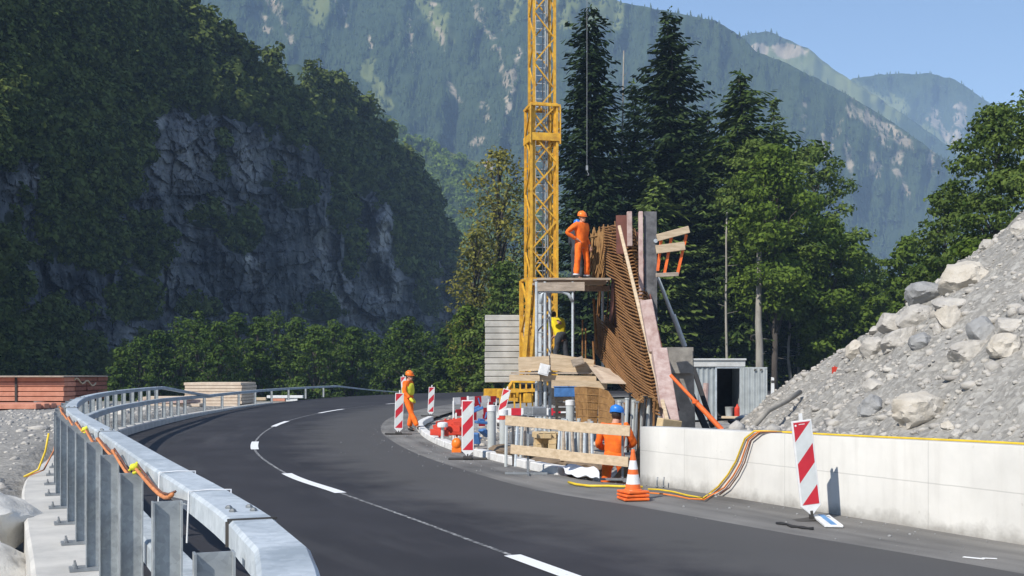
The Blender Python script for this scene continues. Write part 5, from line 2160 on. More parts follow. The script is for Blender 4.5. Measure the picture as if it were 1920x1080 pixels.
def rebar():
    t = thing('rebar_cage', 'rusty reinforcement cage for the new wall, bars sweeping down to the right', 'rebar cage', W(1180, 740, 26))

    def surf(u, v, off=0.0):
        """u 0 far .. 1 near, v 0 bottom .. 1 top"""
        A = W(1113 + 14 * v, lerp(655, 428, v), 31 - .6 * v)
        B = W(lerp(1240, 1166, max(0, v) ** .8), lerp(778, 428, v), lerp(21.5, 27.5, v))
        Cc = A.lerp(B, .55) + Vector((.10, 0, -.55 * (1 - v) ** 1.0 + .1 * v))
        p = A * (1 - u) ** 2 + Cc * (2 * u * (1 - u)) + B * u * u
        return p + Vector((off, off * .35, 0))
    n = 56
    for i in range(n):
        v = i / (n - 1)
        u0 = 0.0 if v < .30 or v > .66 else .44
        us = [u0 + (1 - u0) * k / 12 for k in range(13)]
        mb = MB()
        mb.tube([surf(u, v) + Vector((0, 0, .018 * math.sin(i * 7 + u * 12))) for u in us], .022, 5)
        mb.tube([surf(u, v, .22) for u in us], .02, 5)
        e = surf(1, v)
        mb.tube([e, e + Vector((.10, -.10, .02)), e + Vector((.25, -.02, .03)), surf(1, v, .30)], .022, 5)
        mb.build('bar', 'rust', t, smooth='all')
    for i, u in enumerate((0, .03, .44, .51, .58, .65, .72, .79, .86, .92, .97)):
        mb = MB()
        mb.tube([surf(u, v / 10 + .03 * (i % 2) * (v == 10), .045) for v in range(11)], .02, 5)
        mb.build('upright_bar', 'rust', t, smooth='all')
    for i in range(9):
        u = i / 8
        mb = MB()
        mb.tube([surf(u, v / 10, .33) for v in range(11)], .022, 5)
        mb.build('upright_bar', 'rust', t, smooth='all')
    # dark shutter sheets right behind the bars
    V, Fq = [], []
    for i in range(13):
        for j in range(13):
            p = surf(i / 12, .02 + .96 * j / 12, .42)
            V.append(tuple(p))
    for i in range(12):
        for j in range(12):
            Fq.append((i * 13 + j, i * 13 + j + 1, (i + 1) * 13 + j + 1, (i + 1) * 13 + j))
    mb = MB()
    mb.add(V, Fq)
    o = mb.build('shutter_sheet', 'form_red', None, org=V[0])
    sm = o.modifiers.new('thickness', 'SOLIDIFY')
    sm.thickness = .03
    tag(o, 'dark red formwork panel standing behind the rebar cage', 'formwork')
    # bundle of hanging rusty mesh at the top left
    mb = MB()
    rr = random.Random(2)
    for i in range(40):
        p = W(1108 + i * .85, 434 + 6 * math.sin(i * .6) + rr.uniform(-4, 4) - i * .12, 30.6 - i * .02)
        mb.tube([p, p + Vector((rr.uniform(-.05, .05), -.05, -.5)), p + Vector((-.12 + rr.uniform(-.1, .1), 0, -1.45 + rr.uniform(-.2, .3)))], .019, 4)
    for k in range(3):
        mb.tube([W(1106, 445 + k * 26, 30.5), W(1142, 438 + k * 24, 29.9)], .018, 4)
    o = mb.build('rebar_mesh', 'rust_mat', None, org=W(1120, 520, 30.5))
    tag(o, 'hanging bundle of rusty mesh bars right of the worker with hands on hips', 'rebar mesh')

    # rusty mesh sheets under the lower deck
    def sheet(name, label, cols, n, r):
        mb = MB()
        rr = random.Random(len(label))
        for i in range(n):
            u = i / (n - 1) * (len(cols) - 1)
            k = min(int(u), len(cols) - 2)
            f = u - k
            a = cols[k][0].lerp(cols[k + 1][0], f)
            b = cols[k][1].lerp(cols[k + 1][1], f)
            m = a.lerp(b, .5) + Vector((rr.uniform(-.01, .01), 0, 0))
            mb.tube([a, m, b], r, 5)
        for q in range(7):
            s = q / 6
            mb.tube([c[0].lerp(c[1], s) + Vector((0, -.02, 0)) for c in cols], r * .8, 5)
        return tag(mb.build(name, 'rust_mat', None, org=cols[0][0]), label, 'rebar mesh')
    sheet('rebar_mesh', 'left rusty mesh sheet standing below the scaffold deck', [(W(1078, 726, 24.6), W(1082, 806, 24.6)), (W(1100, 726, 24.0), W(1104, 808, 24.0)), (W(1122, 728, 24.0), W(1118, 808, 24.0))], 46, .017)
    sheet('rebar_mesh', 'right rusty mesh sheet standing below the scaffold deck', [(W(1124, 728, 23.7), W(1123, 808, 23.7)), (W(1140, 734, 23.4), W(1138, 808, 23.4)), (W(1152, 752, 23.2), W(1148, 808, 23.2))], 34, .017)
    mb = MB()
    mb.box(W(1090, 768, 26.2), (.6, 1.0, 1.2))
    # rolled mesh
    mb = MB()
    c = W(1212, 762, 20.6)
    R = Matrix.Rotation(PI / 2, 3, 'X') @ Matrix.Rotation(.35, 3, 'Y')
    for k in range(26):
        pts = []
        z = -.35 + .7 * k / 25
        for j in range(15):
            a = -.3 + PI * 1.15 * j / 14
            pts.append(c + Vector((.19 * math.cos(a), z * .8, .19 * math.sin(a))))
        mb.tube(pts, .016, 5)
    o = mb.build('rebar_roll', 'rust_mat', None, org=c)
    tag(o, 'curled rusty mesh roll at the foot of the leaning pink beam', 'rebar mesh')
    # grey and brown rods and tubes standing beside the blue helmet
    for i in range(13):
        px = 1160 + i * 5.6
        m = ('pipe', 'galv_dark', 'rust', 'pipe', 'form_black')[i % 5]
        rr = random.Random(i)
        p, q = W(px + rr.uniform(-2, 2), 745 + rr.uniform(-10, 12), 20.2 + .25 * (i % 3)), W(px - 4 + rr.uniform(-3, 3), 848, 20.2 + .25 * (i % 3))
        mb = MB()
        mb.tube([p, p.lerp(q, .5), q], .035 if m == 'pipe' else .022, 7)
        mb.lathe(p - Vector((0, 0, .02)), [(.045, 0), (.045, .03)], 7)
        o = mb.build('rod', m, None, smooth=True, org=q)
        tag(o, ('grey tube', 'dull steel rod', 'rusty rod', 'grey tube', 'black rod')[i % 5] + ' standing in the row of rods right of the blue helmeted worker', 'rod', 'rods standing by the blue helmeted worker')


def formwork():
    def beam(pts, w, d, m, name, label, cat='formwork'):
        mb = MB()
        for (a, b) in pts:
            mb.bar(a, b, w, d, (0, 1, 0))
        o = mb.build(name, m, None, bev=.012, org=pts[0][0])
        return tag(o, label, cat)
    # left tall board: dark red flat face with pale edge
    t = thing('formwork_board', 'left tall red formwork board with a pale edge at the top of the rebar', 'formwork', W(1170, 560, 26.9))
    mb = MB()
    mb.bar(W(1165, 404, 26.9), W(1166, 476, 26.9), .26, .10, (0, 1, 0))
    mb.build('face', 'form_red', t)
    mb = MB()
    mb.bar(W(1180, 397, 26.7), W(1181, 462, 26.7), .12, .14, (0, 1, 0))
    mb.build('edge', 'form_pink', t, bev=.01)
    mb = MB()
    mb.bar(W(1188, 458, 27.9), W(1190, 640, 27.9), .34, .05, (0, 1, 0))
    mb.build('back_sheet', 'form_red', t)
    t = thing('formwork_board', 'right tall cement stained formwork board with a pink left edge', 'formwork', W(1214, 790, 26))
    mb = MB()
    mb.bar(W(1219, 398, 26), W(1221, 800, 25), .29, .12, (0, 1, 0))
    mb.build('face', 'form_grey', t)
    mb = MB()
    mb.bar(W(1201, 398, 25.9), W(1204, 800, 24.9), .10, .16, (0, 1, 0))
    mb.build('edge', 'form_pink', t, bev=.01)
    mb = MB()
    mb.lathe(W(1229, 452, 25.8), [(.05, -.05), (.05, .05)], 8, Matrix.Rotation(PI / 2, 3, 'X'))
    mb.lathe(W(1230, 598, 25.6), [(.05, -.05), (.05, .05)], 8, Matrix.Rotation(PI / 2, 3, 'X'))
    mb.build('tie_nut', 'galv', t)
    beam([(W(1211, 566, 22.8), W(1229, 662, 22.3))], .25, .2, 'form_pink', 'formwork_beam', 'upper faded red beam leaning against the cement stained board')
    beam([(W(1236, 660, 22.0), W(1258, 796, 20.3))], .30, .24, 'form_pink', 'formwork_beam', 'lower thick faded red beam leaning, its foot behind the wall end')
    beam([(W(1161, 424, 26.2), W(1206, 610, 23.5)), (W(1206, 610, 23.5), W(1252, 792, 20.0))], .075, .06, 'wood', 'wooden_pole', 'long thin pale pole leaning in front of the rebar cage', 'pole')
    # pale block under the beam foot
    beam([(W(1236, 795, 19.6), W(1272, 800, 19.9))], .22, .16, 'wood_new', 'timber_block', 'pale timber block under the foot of the thick faded red beam', 'timber')
    # grey cement board with a black shutter behind the leaning beam
    t = thing('cement_board', 'cement grey shutter board half in shadow behind the leaning beams', 'formwork', W(1275, 790, 26.5))
    mb = MB()
    mb.prism([W(1254, 654, 23.9), W(1298, 653, 23.9), W(1300, 700, 23.9), W(1254, 700, 23.9)], (0, .05, 0))
    mb.prism([W(1250, 651, 24.0), W(1300, 651, 24.0), W(1304, 815, 24.0), W(1250, 815, 24.0)], (0, .08, 0))
    mb.build('board', 'grey_panel', t)
    beam([(W(1300, 690, 25.5), W(1336, 800, 24.6))], .10, .1, 'form_black', 'prop', 'black steel prop slanting in front of the shed', 'prop')
    beam([(W(1296, 740, 24.6), W(1326, 808, 24.0))], .14, .1, 'form_black', 'prop', 'short black prop beside the foot of the orange one', 'prop')
    mb = MB()
    a, b = W(1257, 703, 20.9), W(1395, 850, 20.2)
    mb.tube([a, a.lerp(b, .35)], .032, 10)
    mb.tube([a.lerp(b, .34), b], .048, 10)
    mb.lathe(a.lerp(b, .35), [(.065, -.03), (.065, .03)], 10)
    o = mb.build('prop', 'orange', None, smooth=True, org=b)
    tag(o, 'orange telescopic steel prop slanting down to the right before the shed', 'prop')
    mb = MB()
    mb.tube([W(1233, 520, 27.5), W(1284, 650, 27.5)], .05, 8)
    mb.tube([W(1262, 590, 27.5), W(1284, 650, 27.5)], .065, 8)
    o = mb.build('prop', 'pipe', None, smooth=True, org=W(1284, 650, 27.5))
    tag(o, 'grey steel strut slanting from the tall board to the cement grey shutter', 'prop')
    # guard rail platform hung on the back of the formwork
    t = thing('formwork_guard_rail', 'orange bracketed plank guard rail hung on the back of the formwork', 'guard rail', W(1262, 516, 27))
    for (a, b, h) in ((W(1232, 446, 24.9), W(1292, 430, 25.0), .16), (W(1230, 468, 24.9), W(1284, 461, 25.0), .19), (W(1230, 516, 24.9), W(1272, 514, 25.0), .09)):
        mb = MB()
        mb.bar(a, b, .05, h)
        mb.build('plank', 'wood' if h > .12 else 'wood_w', t, bev=.006)
    for (x0, y0, x1, y1, Y) in ((1240, 447, 1233, 508, 25.05), (1259, 444, 1246, 512, 25.05), (1287, 440, 1270, 514, 25.1)):
        mb = MB()
        mb.bar(W(x0, y0, Y), W(x1, y1, Y), .06, .06, (0, 1, 0))
        mb.build('bracket', 'orange', t)


def barrier():
    t = thing('plank_barrier', 'two plank wooden safety barrier on steel stands before the excavation', 'barrier', W(1060, 880, 17.6))
    Y0, Y1 = 18.3, 16.95
    for (a, b, h) in ((W(948, 788, Y0), W(1181, 808, Y1), .165), (W(958, 842, Y0), W(1178, 866, Y1), .155)):
        mb = MB()
        m = a.lerp(b, .52)
        mb.bar(a, m, .03, h)
        mb.bar(m + Vector((-.15, -.035, .0)), b + Vector((0, -.035, 0)), .03, h)
        mb.build('plank', 'wood', t, bev=.004)
    for px, Y in ((990, 18.15), (1168, 17.15)):
        mb = MB()
        p = W(px, 780, Y)
        mb.bar(Vector((p.x, p.y + .06, 0)), p + Vector((0, .06, .05)), .035, .035)
        mb.bar((p.x - .38, p.y + .02, .02), (p.x + .32, p.y - .04, .02), .04, .035)
        mb.bar((p.x, p.y + .3, .02), (p.x, p.y - .3, .02), .035, .035)
        mb.build('stand', 'galv_dark', t)


def site_bits():
    # kerb stones along the inner edge
    K, s = resample(KERB, step=.05)
    nr = normals2(K)
    runs = [(21.9, .9), (20.9, .9), (19.8, 1.0), (18.6, 1.1), (24.2, 1.0), (25.3, 1.0), (26.4, 1.0), (27.5, 1.0), (28.6, 1.0), (29.7, 1.0), (30.8, 1.0), (31.9, 1.0), (33, 1.0), (34.1, 1.0), (35.2, 1.0), (36.3, 1.0), (37.4, 1.0), (38.5, 1.0)]
    words = {0: 'white kerb stone just right of the beacon before the grey pipes', 1: 'long white kerb stone under the two grey pipes', 2: 'white kerb stone below the left end of the plank barrier', 3: 'white kerb stone beside the foot of the plank barrier stand', 4: 'white kerb stone just left of the beacon before the pipes'}
    for i, (y, l) in enumerate(sorted(runs)):
        k0 = int(np.argmin(np.abs(K[:400 * 4, 1] - y)))
        pts = [k0 + int(q * l / .05) for q in (-.5, 0, .49)]
        mb = MB()
        for a, b in zip(pts[:-1], pts[1:]):
            p, q = K[a], K[b]
            mb.bar((p[0] + .1, p[1], .055), (q[0] + .1, q[1], .055), .2, .17)
        o = mb.build('kerb_stone', 'kerb_stone', None, bev=.015, org=(K[k0][0], K[k0][1], 0))
        lab = {18.6: words[3], 19.8: words[2], 20.9: words[1], 21.9: words[0], 24.2: words[4]}.get(y, 'pale kerb stone in the curved row round the tip of the site')
        tag(o, lab, 'kerb stone', 'kerb stones at the inner edge')
    # grey pipes standing upright
    for px, top, bot, Y, r, lab in ((922, 762, 842, 23.0, .088, 'tall grey plastic pipe with a white cap standing left of the plank barrier'), (944, 770, 840, 23.6, .088, 'second grey pipe with a red band standing beside the tall grey one'),
                                    (1069, 752, 812, 26, .10, 'grey brown pipe standing below the blue container')):
        p = W(px, bot, Y)
        p.z = gz(p.x, p.y)
        z1 = W(px, top, Y).z
        t = thing('pipe', lab, 'pipe', p)
        mb = MB()
        mb.lathe(Vector((p.x, p.y, 0)), [(r, p.z), (r, z1)], 18)
        mb.build('tube', 'pipe', t, smooth=True)
        mb = MB()
        mb.lathe(Vector((p.x, p.y, 0)), [(r + .012, z1 - .10), (r + .012, z1 + .015), (r * .5, z1 + .03)], 18)
        mb.build('cap', 'white', t, smooth=True)
        if px == 944:
            mb = MB()
            mb.lathe(Vector((p.x, p.y, 0)), [(r + .006, z1 - .19), (r + .006, z1 - .11)], 18)
            mb.build('band', 'red_plastic', t, smooth=True)
    # white lamp on a short post
    p = at(830, 25.6)
    t = thing('site_lamp', 'small white topped lamp post before the red plastic boards', 'lamp', p)
    zt = EYE - (796 - HY) * 25.6 / F
    mb = MB()
    mb.tube([p, (p.x, p.y, zt - .05)], .04, 10)
    mb.build('post', 'tin_w', t, smooth=True)
    mb = MB()
    mb.lathe((p.x, p.y, zt), [(.12, -.06), (.13, -.02), (.12, .04), (.05, .06)], 16)
    mb.build('lamp_head', 'white', t, smooth=True)
    # heap of red plastic barrier boards
    rr = random.Random(8)
    for i in range(9):
        Y = 26.2 + rr.uniform(-.6, 1.2)
        px = 815 + i * 5.4
        py = 806 - (i % 3) * 7 + 4
        a = W(px - 8, py, Y)
        b = W(px + 26, py + rr.uniform(-8, 3), Y + rr.uniform(-.5, .8))
        mb = MB()
        mb.bar(a, b, .035, .15)
        mb.box(a.lerp(b, .5) + Vector((0, .03, 0)), (.05, .05, .22))
        o = mb.build('plastic_board', 'red_plastic', None, bev=.008, org=a)
        tag(o, 'red plastic barrier board in the heap inside the kerb tip', 'barrier board', 'heap of red plastic boards')
    # red-white boards and blue feet stacked behind the beacon
    for i in range(6):
        Y = 27.5 + .5 * i
        a, b = W(850 + 5 * i, 752 + 11 * ((i * 2) % 5), Y), W(915 + 3 * i, 748 + 11 * ((i * 2) % 5), Y + .6)
        mb = MB()
        for k in range(5):
            mb.cur = (k + i) % 2
            mb.bar(a.lerp(b, k / 5), a.lerp(b, (k + 1) / 5), .03, .17)
        mb.cur = 0
        mb.bar(a, Vector((a.x, a.y, 0)), .04, .04)
        mb.bar(b, Vector((b.x, b.y, 0)), .04, .04)
        o = mb.build('barrier_board', ['white', 'red'], None, org=a)
        tag(o, 'red and white striped barrier board stacked behind the beacon before the pipes', 'barrier board', 'barrier boards stacked behind the beacon')
    for i, (px, py, Y) in enumerate(((896, 768, 26.6), (902, 792, 26.2), (908, 812, 25.6), (893, 822, 25.2))):
        p = W(px, py, Y)
        mb = MB()
        R = Matrix.Rotation(.4 * i, 3, 'Z') @ Matrix.Rotation(.5 * i - .4, 3, 'Y')
        mb.box(p, (.28, .17, .07), R)
        mb.box(p + R @ Vector((0, 0, .06)), (.14, .12, .06), R)
        mb.tube([p + R @ Vector((.1, 0, .1)), p + R @ Vector((.12, 0, .26))], .022, 6)
        o = mb.build('barrier_stand', 'blue', None, bev=.02, org=p)
        tag(o, 'blue plastic barrier foot in the pile behind the beacon before the pipes', 'barrier foot', 'blue barrier feet')
    # orange-yellow lamp on the ground by that beacon
    p = W(856, 832, 23.2)
    mb = MB()
    mb.ball(p, (.11, .1, .13), 12)
    mb.box(p + Vector((0, 0, -.13)), (.2, .12, .10))
    o = mb.build('warning_lamp', 'helmet_o', None, smooth=True, org=p)
    tag(o, 'round orange yellow warning lamp lying left of the beacon before the pipes', 'lamp')
    # blue containers under the lower deck
    for px, w in ((1053, .36), (1073, .2)):
        p = W(px, 735, 27.2)
        t = MB()
        t.box(p, (w, .3, .24))
        t.box(p + Vector((0, 0, .13)), (w + .04, .34, .025))
        o = t.build('container', 'blue', None, bev=.02, org=p)
        tag(o, 'larger blue plastic container under the lower scaffold deck' if w > .3 else 'narrow blue plastic container right of the larger one under the deck', 'container')
    mb = MB()
    for k in range(4):
        a = W(1040, 748 + k * 10, 29.3)
        mb.bar(a, a + Vector((.75, .1, 0)), .5, .08)
    mb.bar(W(1044, 742, 29.1), W(1044, 800, 29.1), .08, .08)
    mb.bar(W(1086, 742, 29.1), W(1086, 800, 29.1), .08, .08)
    o = mb.build('timber_stack', 'wood_w', None, org=W(1050, 800, 29.3))
    tag(o, 'weathered board stack carrying the blue containers', 'timber stack')
    # pale timber offcuts behind the barrier
    rr = random.Random(12)
    for i in range(12):
        px, py = 1010 + (i % 4) * 13, 836 - (i // 4) * 10
        p = W(px, py, 20.6 + rr.uniform(0, .4))
        mb = MB()
        R = Matrix.Rotation(rr.uniform(-.3, .3), 3, 'Z')
        mb.box(p, (.15, .5, .10), R)
        mb.box(p + R @ Vector((.0, .0, .055)), (.12, .52, .012), R)
        o = mb.build('offcut', 'wood_new', None, bev=.006, org=p)
        tag(o, 'fresh cut timber offcut in the pile behind the plank barrier', 'timber', 'timber offcuts behind the barrier')
    mb = MB()
    for k in range(5):
        mb.box(W(1035, 846 + k * 8, 20.6), (.75, .6, .05))
    mb.build('pallet', 'wood_w', None, org=W(1035, 870, 20.6))
    tag(bpy.data.objects[mb and 'pallet'], 'weathered pallet under the fresh timber offcuts behind the barrier', 'pallet')
    # standing grey rods between the barrier planks (pit sheeting)
    for i in range(18):
        px = 1048 + i * 5.2 if i < 13 else 950 + (i - 13) * 9
        Y = 20.0 + rr.uniform(-.2, .2)
        a, b = W(px + rr.uniform(-3, 3), 795 + rr.uniform(-12, 10), Y), W(px + rr.uniform(-5, 5), 905, Y - .2)
        mb = MB()
        mb.tube([a, a.lerp(b, .5), b], .03, 6)
        mb.lathe(a, [(.036, -.03), (.036, .01)], 6)
        o = mb.build('stake', ('galv', 'pipe', 'wood_w')[i % 3], None, smooth=True, org=b)
        tag(o, 'upright stake in the row behind the plank barrier', 'stake', 'stakes behind the plank barrier')
    for i, (px, py, Y, w) in enumerate(((985, 822, 22, .5), (1003, 770, 24, .35))):
        p = W(px, py, Y)
        mb = MB()
        mb.box(p, (w, .5, w * .5), Matrix.Rotation(.4, 3, 'Z'))
        mb.box(p + Vector((0, 0, -w * .28)), (w * 1.1, .56, .04), Matrix.Rotation(.4, 3, 'Z'))
        o = mb.build('toolbox', 'galv_dark', None, bev=.03, org=p)
        tag(o, ('grey steel toolbox behind the gap between the barrier planks', 'small dark toolbox at the foot of the scaffold tower')[i], 'toolbox')
    # mud heap
    for i, (px, py, Y, sx, sz) in enumerate(((985, 846, 21.0, .7, .15), (1050, 862, 19.8, .7, .16), (1100, 872, 19.2, .4, .15), (950, 840, 22.2, .4, .12))):
        o = rock_mesh('soil_heap', (sx, .5, sz), 200 + i, 'mud', W(px, py + 6, Y), sub=4, amp=.35, cuts=0)
        tag(o, ('low brown soil heap under the left part of the barrier', 'brown soil heap under the middle of the barrier', 'brown soil heap left of the blue helmeted worker', 'small brown soil heap at the foot of the grey pipes')[i], 'soil heap')
    # white plastic sheet on the ground
    bm = bmesh.new()
    c = [G(1045, 880, .05), G(1085, 878, .12), G(1122, 889, .10), G(1124, 903, .02), G(1085, 900, .02), G(1060, 893, .02)]
    mb = MB()
    V, Fq = [], []
    nu, nv = 16, 8
    for i in range(nu + 1):
        for j in range(nv + 1):
            u, v = i / nu, j / nv
            p = c[0].lerp(c[2], u).lerp(c[5].lerp(c[3], u), v)
            V.append(p + Vector((0, 0, .05 + .10 * noise.noise(Vector((u * 4, v * 3, 1))) + .06 * math.sin(PI * v))))
    for i in range(nu):
        for j in range(nv):
            Fq.append((i * (nv + 1) + j, i * (nv + 1) + j + 1, (i + 1) * (nv + 1) + j + 1, (i + 1) * (nv + 1) + j))
    mb.add(V, Fq)
    o = mb.build('plastic_sheet', 'bag', None, smooth='all', org=c[0])
    o.modifiers.new('thickness', 'SOLIDIFY').thickness = .012
    tag(o, 'crumpled white plastic sheet on the ground at the pit edge', 'sheet')
    # yellow hose on the ground
    mb = MB()
    pts = [G(1066, 904, .03), G(1080, 908, .03), G(1105, 911, .03), G(1140, 911, .03), G(1165, 912, .03), G(1205, 913, .03)]
    mb.tube(pts, .02, 6)
    o = mb.build('hose', 'cable_y', None, smooth='all', org=pts[0])
    tag(o, 'yellow hose lying on the ground before the kneeling end of the pit', 'hose')
    o['label'] = 'yellow hose lying on the road edge below the white plastic sheet'
    # dark rubber strip and chalk mark on the road, anchor stubs at the wall foot
    mb = MB()
    rr = random.Random(41)
    mb.tube([G(1455 + 10 * i, 981 + 1.5 * i + rr.uniform(-2, 2), .015) for i in range(8)], [.012 + .008 * (i % 2) for i in range(8)], 6)
    o = mb.build('rubber_strip', 'form_black', None, smooth='all', org=G(1490, 986))
    tag(o, 'ragged black rubber strip lying left of the nearest beacon foot', 'strip')
    mb = MB()
    a, b = G(1806, 1044, .006), G(1846, 1048, .006)
    mb.bar(a, b, .05, .003)
    mb.bar(b + Vector((0, .05, 0)), b + Vector((.12, .02, 0)), .035, .003)
    o = mb.build('paint_mark', 'line', bpy.data.objects['road'], bev=0)
    for i, px in enumerate((1232, 1244)):
        p = G(px, 915)
        mb = MB()
        mb.tube([p + Vector((0, 0, -.02)), p + Vector((0, .0, .10)), p + Vector((.01, 0, .16))], .012, 6)
        mb.lathe(p + Vector((0, 0, .02)), [(.03, 0), (.03, .012)], 8)
        o = mb.build('anchor_stub', 'galv_dark', None, smooth='all', org=p)
        tag(o, ('left', 'right')[i] + ' hand one of two short steel stubs at the wall foot beside the cone', 'anchor')


def shed():
    Y = 40.0
    z0, z1 = -.05, EYE - (672 - HY) * Y / F
    t = thing('tin_shed', 'small corrugated tin site shed with its door open', 'shed', W(1346, 780, Y))
    X = lambda px: (px - CX) * Y / F
    zz = lambda py: EYE - (py - HY) * Y / F

    def corr(mb, a, b, za, zb, th=.03, n=None):
        a, b = Vector(a), Vector(b)
        L = (b - a).length
        n = n or int(L / .045)
        d = (b - a) / L
        nn = Vector((d.y, -d.x, 0))
        vs, fs = [], []
        for i in range(n + 1):
            o = nn * (th if (i // 2) % 2 else 0)
            p = a + d * (L * i / n) + o
            vs += [(p.x, p.y, za), (p.x, p.y, zb)]
        for i in range(n):
            fs.append((2 * i, 2 * i + 2, 2 * i + 3, 2 * i + 1))
        mb.add(vs, fs)
    mb = MB()
    xl, xr, xo0, xo1 = X(1292), X(1394), X(1342), X(1388)
    corr(mb, (xl, Y, 0), (xo0, Y, 0), z0, zz(688))
    corr(mb, (xl, Y + 2.2, 0), (xl, Y, 0), z0, zz(688))
    corr(mb, (xr, Y, 0), (xr, Y + 2.2, 0), z0, zz(688))
    corr(mb, (xr, Y + 2.2, 0), (xl, Y + 2.2, 0), z0, zz(688))
    mb.build('wall', 'tin', t)
    mb = MB()
    mb.box(((xl + xr) / 2, Y + 1.1, zz(674)), (xr - xl + .16, 2.5, .07))
    mb.box(((xl + xr) / 2, Y - .06, zz(681)), (xr - xl + .1, .06, .26))
    mb.build('roof', 'tin_w', t, bev=.01)
    mb = MB()
    mb.bar((xo0, Y - .03, z0), (xo0, Y - .03, zz(688)), .06, .06)
    mb.bar((xo1, Y - .03, z0), (xo1, Y - .03, zz(688)), .06, .06)
    mb.bar((xo0 - .03, Y - .035, zz(689)), (xo1 + .03, Y - .035, zz(689)), .05, .06)
    mb.build('door_frame', 'galv', t)
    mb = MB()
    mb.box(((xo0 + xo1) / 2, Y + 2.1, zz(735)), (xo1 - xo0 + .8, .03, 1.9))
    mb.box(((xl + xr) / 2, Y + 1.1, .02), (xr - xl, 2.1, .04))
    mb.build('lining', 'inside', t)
    mb = MB()
    corr(mb, (xo1 - .02, Y - .12, 0), (X(1432), Y - .55, 0), z0 + .02, zz(689), .03)
    for zq in (zz(690), z0 + .05):
        mb.bar((xo1, Y - .12, zq), (X(1432), Y - .55, zq), .05, .06)
    d = mb.build('door', 'tin', t)
    mb = MB()
    for k in range(2):
        mb.tube([Vector((X(1409 + 10 * k), Y - .42 - .1 * k, zz(694))), Vector((X(1413 + 10 * k), Y - .45 - .1 * k, zz(693)))], .03, 6)
    mb.build('hinge', 'crane_d', d)
    # doorstep timber
    mb = MB()
    mb.bar((X(1346), Y - .7, zz(781)), (X(1385), Y - .8, zz(781)), .3, .08)
    o = mb.build('doorstep', 'wood', None, bev=.01, org=(X(1365), Y - .7, 0))
    tag(o, 'pale plank doorstep lying before the open shed door', 'doorstep')
    p = Vector((X(1370), Y + .25, .05))
    mb = MB()
    mb.lathe(p, [(.13, 0), (.16, .36), (.17, .37), (.15, .36), (.12, .03)], 16)
    o = mb.build('bucket', 'pipe', None, smooth=True, org=p)
    tag(o, 'grey bucket standing inside the open shed', 'bucket')
    p = Vector((X(1383), Y + .05, .05))
    mb = MB()
    mb.lathe(p, [(.10, 0), (.11, .04), (.11, .34), (.05, .40), (.035, .45), (.035, .48)], 14)
    o = mb.build('gas_bottle', 'red_plastic', None, smooth=True, org=p)
    tag(o, 'red gas bottle standing by the shed door', 'gas bottle')
    p = W(1322, 745, 36)
    t2 = thing('leaning_pole', 'pinkish pole with a white foot leaning at the shed wall', 'pole', p)
    mb = MB()
    mb.tube([W(1324, 718, 36), W(1322, 760, 36)], .09, 8)
    mb.build('shaft', 'form_pink', t2, smooth=True)
    mb = MB()
    mb.tube([W(1322, 760, 36), W(1320, 778, 36)], .06, 8)
    mb.build('foot', 'white', t2, smooth=True)
    # clutter before the shed
    for i, (px, py, Y2, s, m, lab) in enumerate(((1402, 786, 33, .34, 'galv_dark', 'dark crumpled scrap lying under the open shed door'), (1385, 792, 31, .2, 'crane_d', 'small black lump beside the dark scrap'), (1338, 796, 26, .16, 'white', 'white block at the foot of the orange prop'),
                                                 (1420, 742, 50, .35, 'rock', 'grey stone right of the shed'))):
        o = rock_mesh('scrap', (s * 1.5, s, s * .45), 300 + i, m, W(px, py, Y2), sub=3, amp=.5, cuts=10)
        tag(o, lab, 'debris')
    # delineator posts on the far road
    for i, (px, pt, pb, Y2) in enumerate(((1449, 707, 738, 84),)):
        p = W(px, pb, Y2)
        t3 = thing('delineator_post', 'white delineator post at the far road behind the shed', 'delineator', p)
        z = W(px, pt, Y2).z
        mb = MB()
        mb.prism([(p.x - .13, p.y, p.z - .1), (p.x + .13, p.y, p.z - .1), (p.x + .10, p.y, z - .05), (p.x - .10, p.y, z)], (0, .12, 0))
        mb.build('body', 'white', t3)
        mb = MB()
        mb.box((p.x, p.y - .01, lerp(p.z, z, .72)), (.24, .01, .2))
        mb.build('black_band', 'crane_d', t3)
    p = hit(1565, 700, mound_z) or W(1565, 700, 21)
    mb = MB()
    mb.box(p + Vector((0, 0, .02)), (.1, .06, .22))
    mb.tube([p + Vector((0, 0, -.2)), p + Vector((0, 0, .15))], .015, 6)
    o = mb.build('marker_peg', 'red_plastic', None, org=p)
    tag(o, 'small red marker peg on the left crest of the gravel heap', 'peg')
    mb = MB()
    pts = [W(1412, 800, 19), W(1440, 770, 20), W(1475, 752, 21), W(1500, 735, 22)]
    mb.tube(pts, .05, 8)
    o = mb.build('pole', 'bark_pale', None, smooth='all', org=pts[0])
    tag(o, 'grey wooden pole lying up the left foot of the gravel heap', 'pole')
    p = W(1490, 735, 25)
    mb = MB()
    mb.box(p, (.3, .3, .2), Matrix.Rotation(.6, 3, 'Y'))
    mb.box(p + Vector((.12, 0, .14)), (.16, .2, .16), Matrix.Rotation(.2, 3, 'Y'))
    o = mb.build('scrap', 'form_pink', None, bev=.03, org=p)
    tag(o, 'pinkish broken block at the upper end of the grey pole', 'debris')


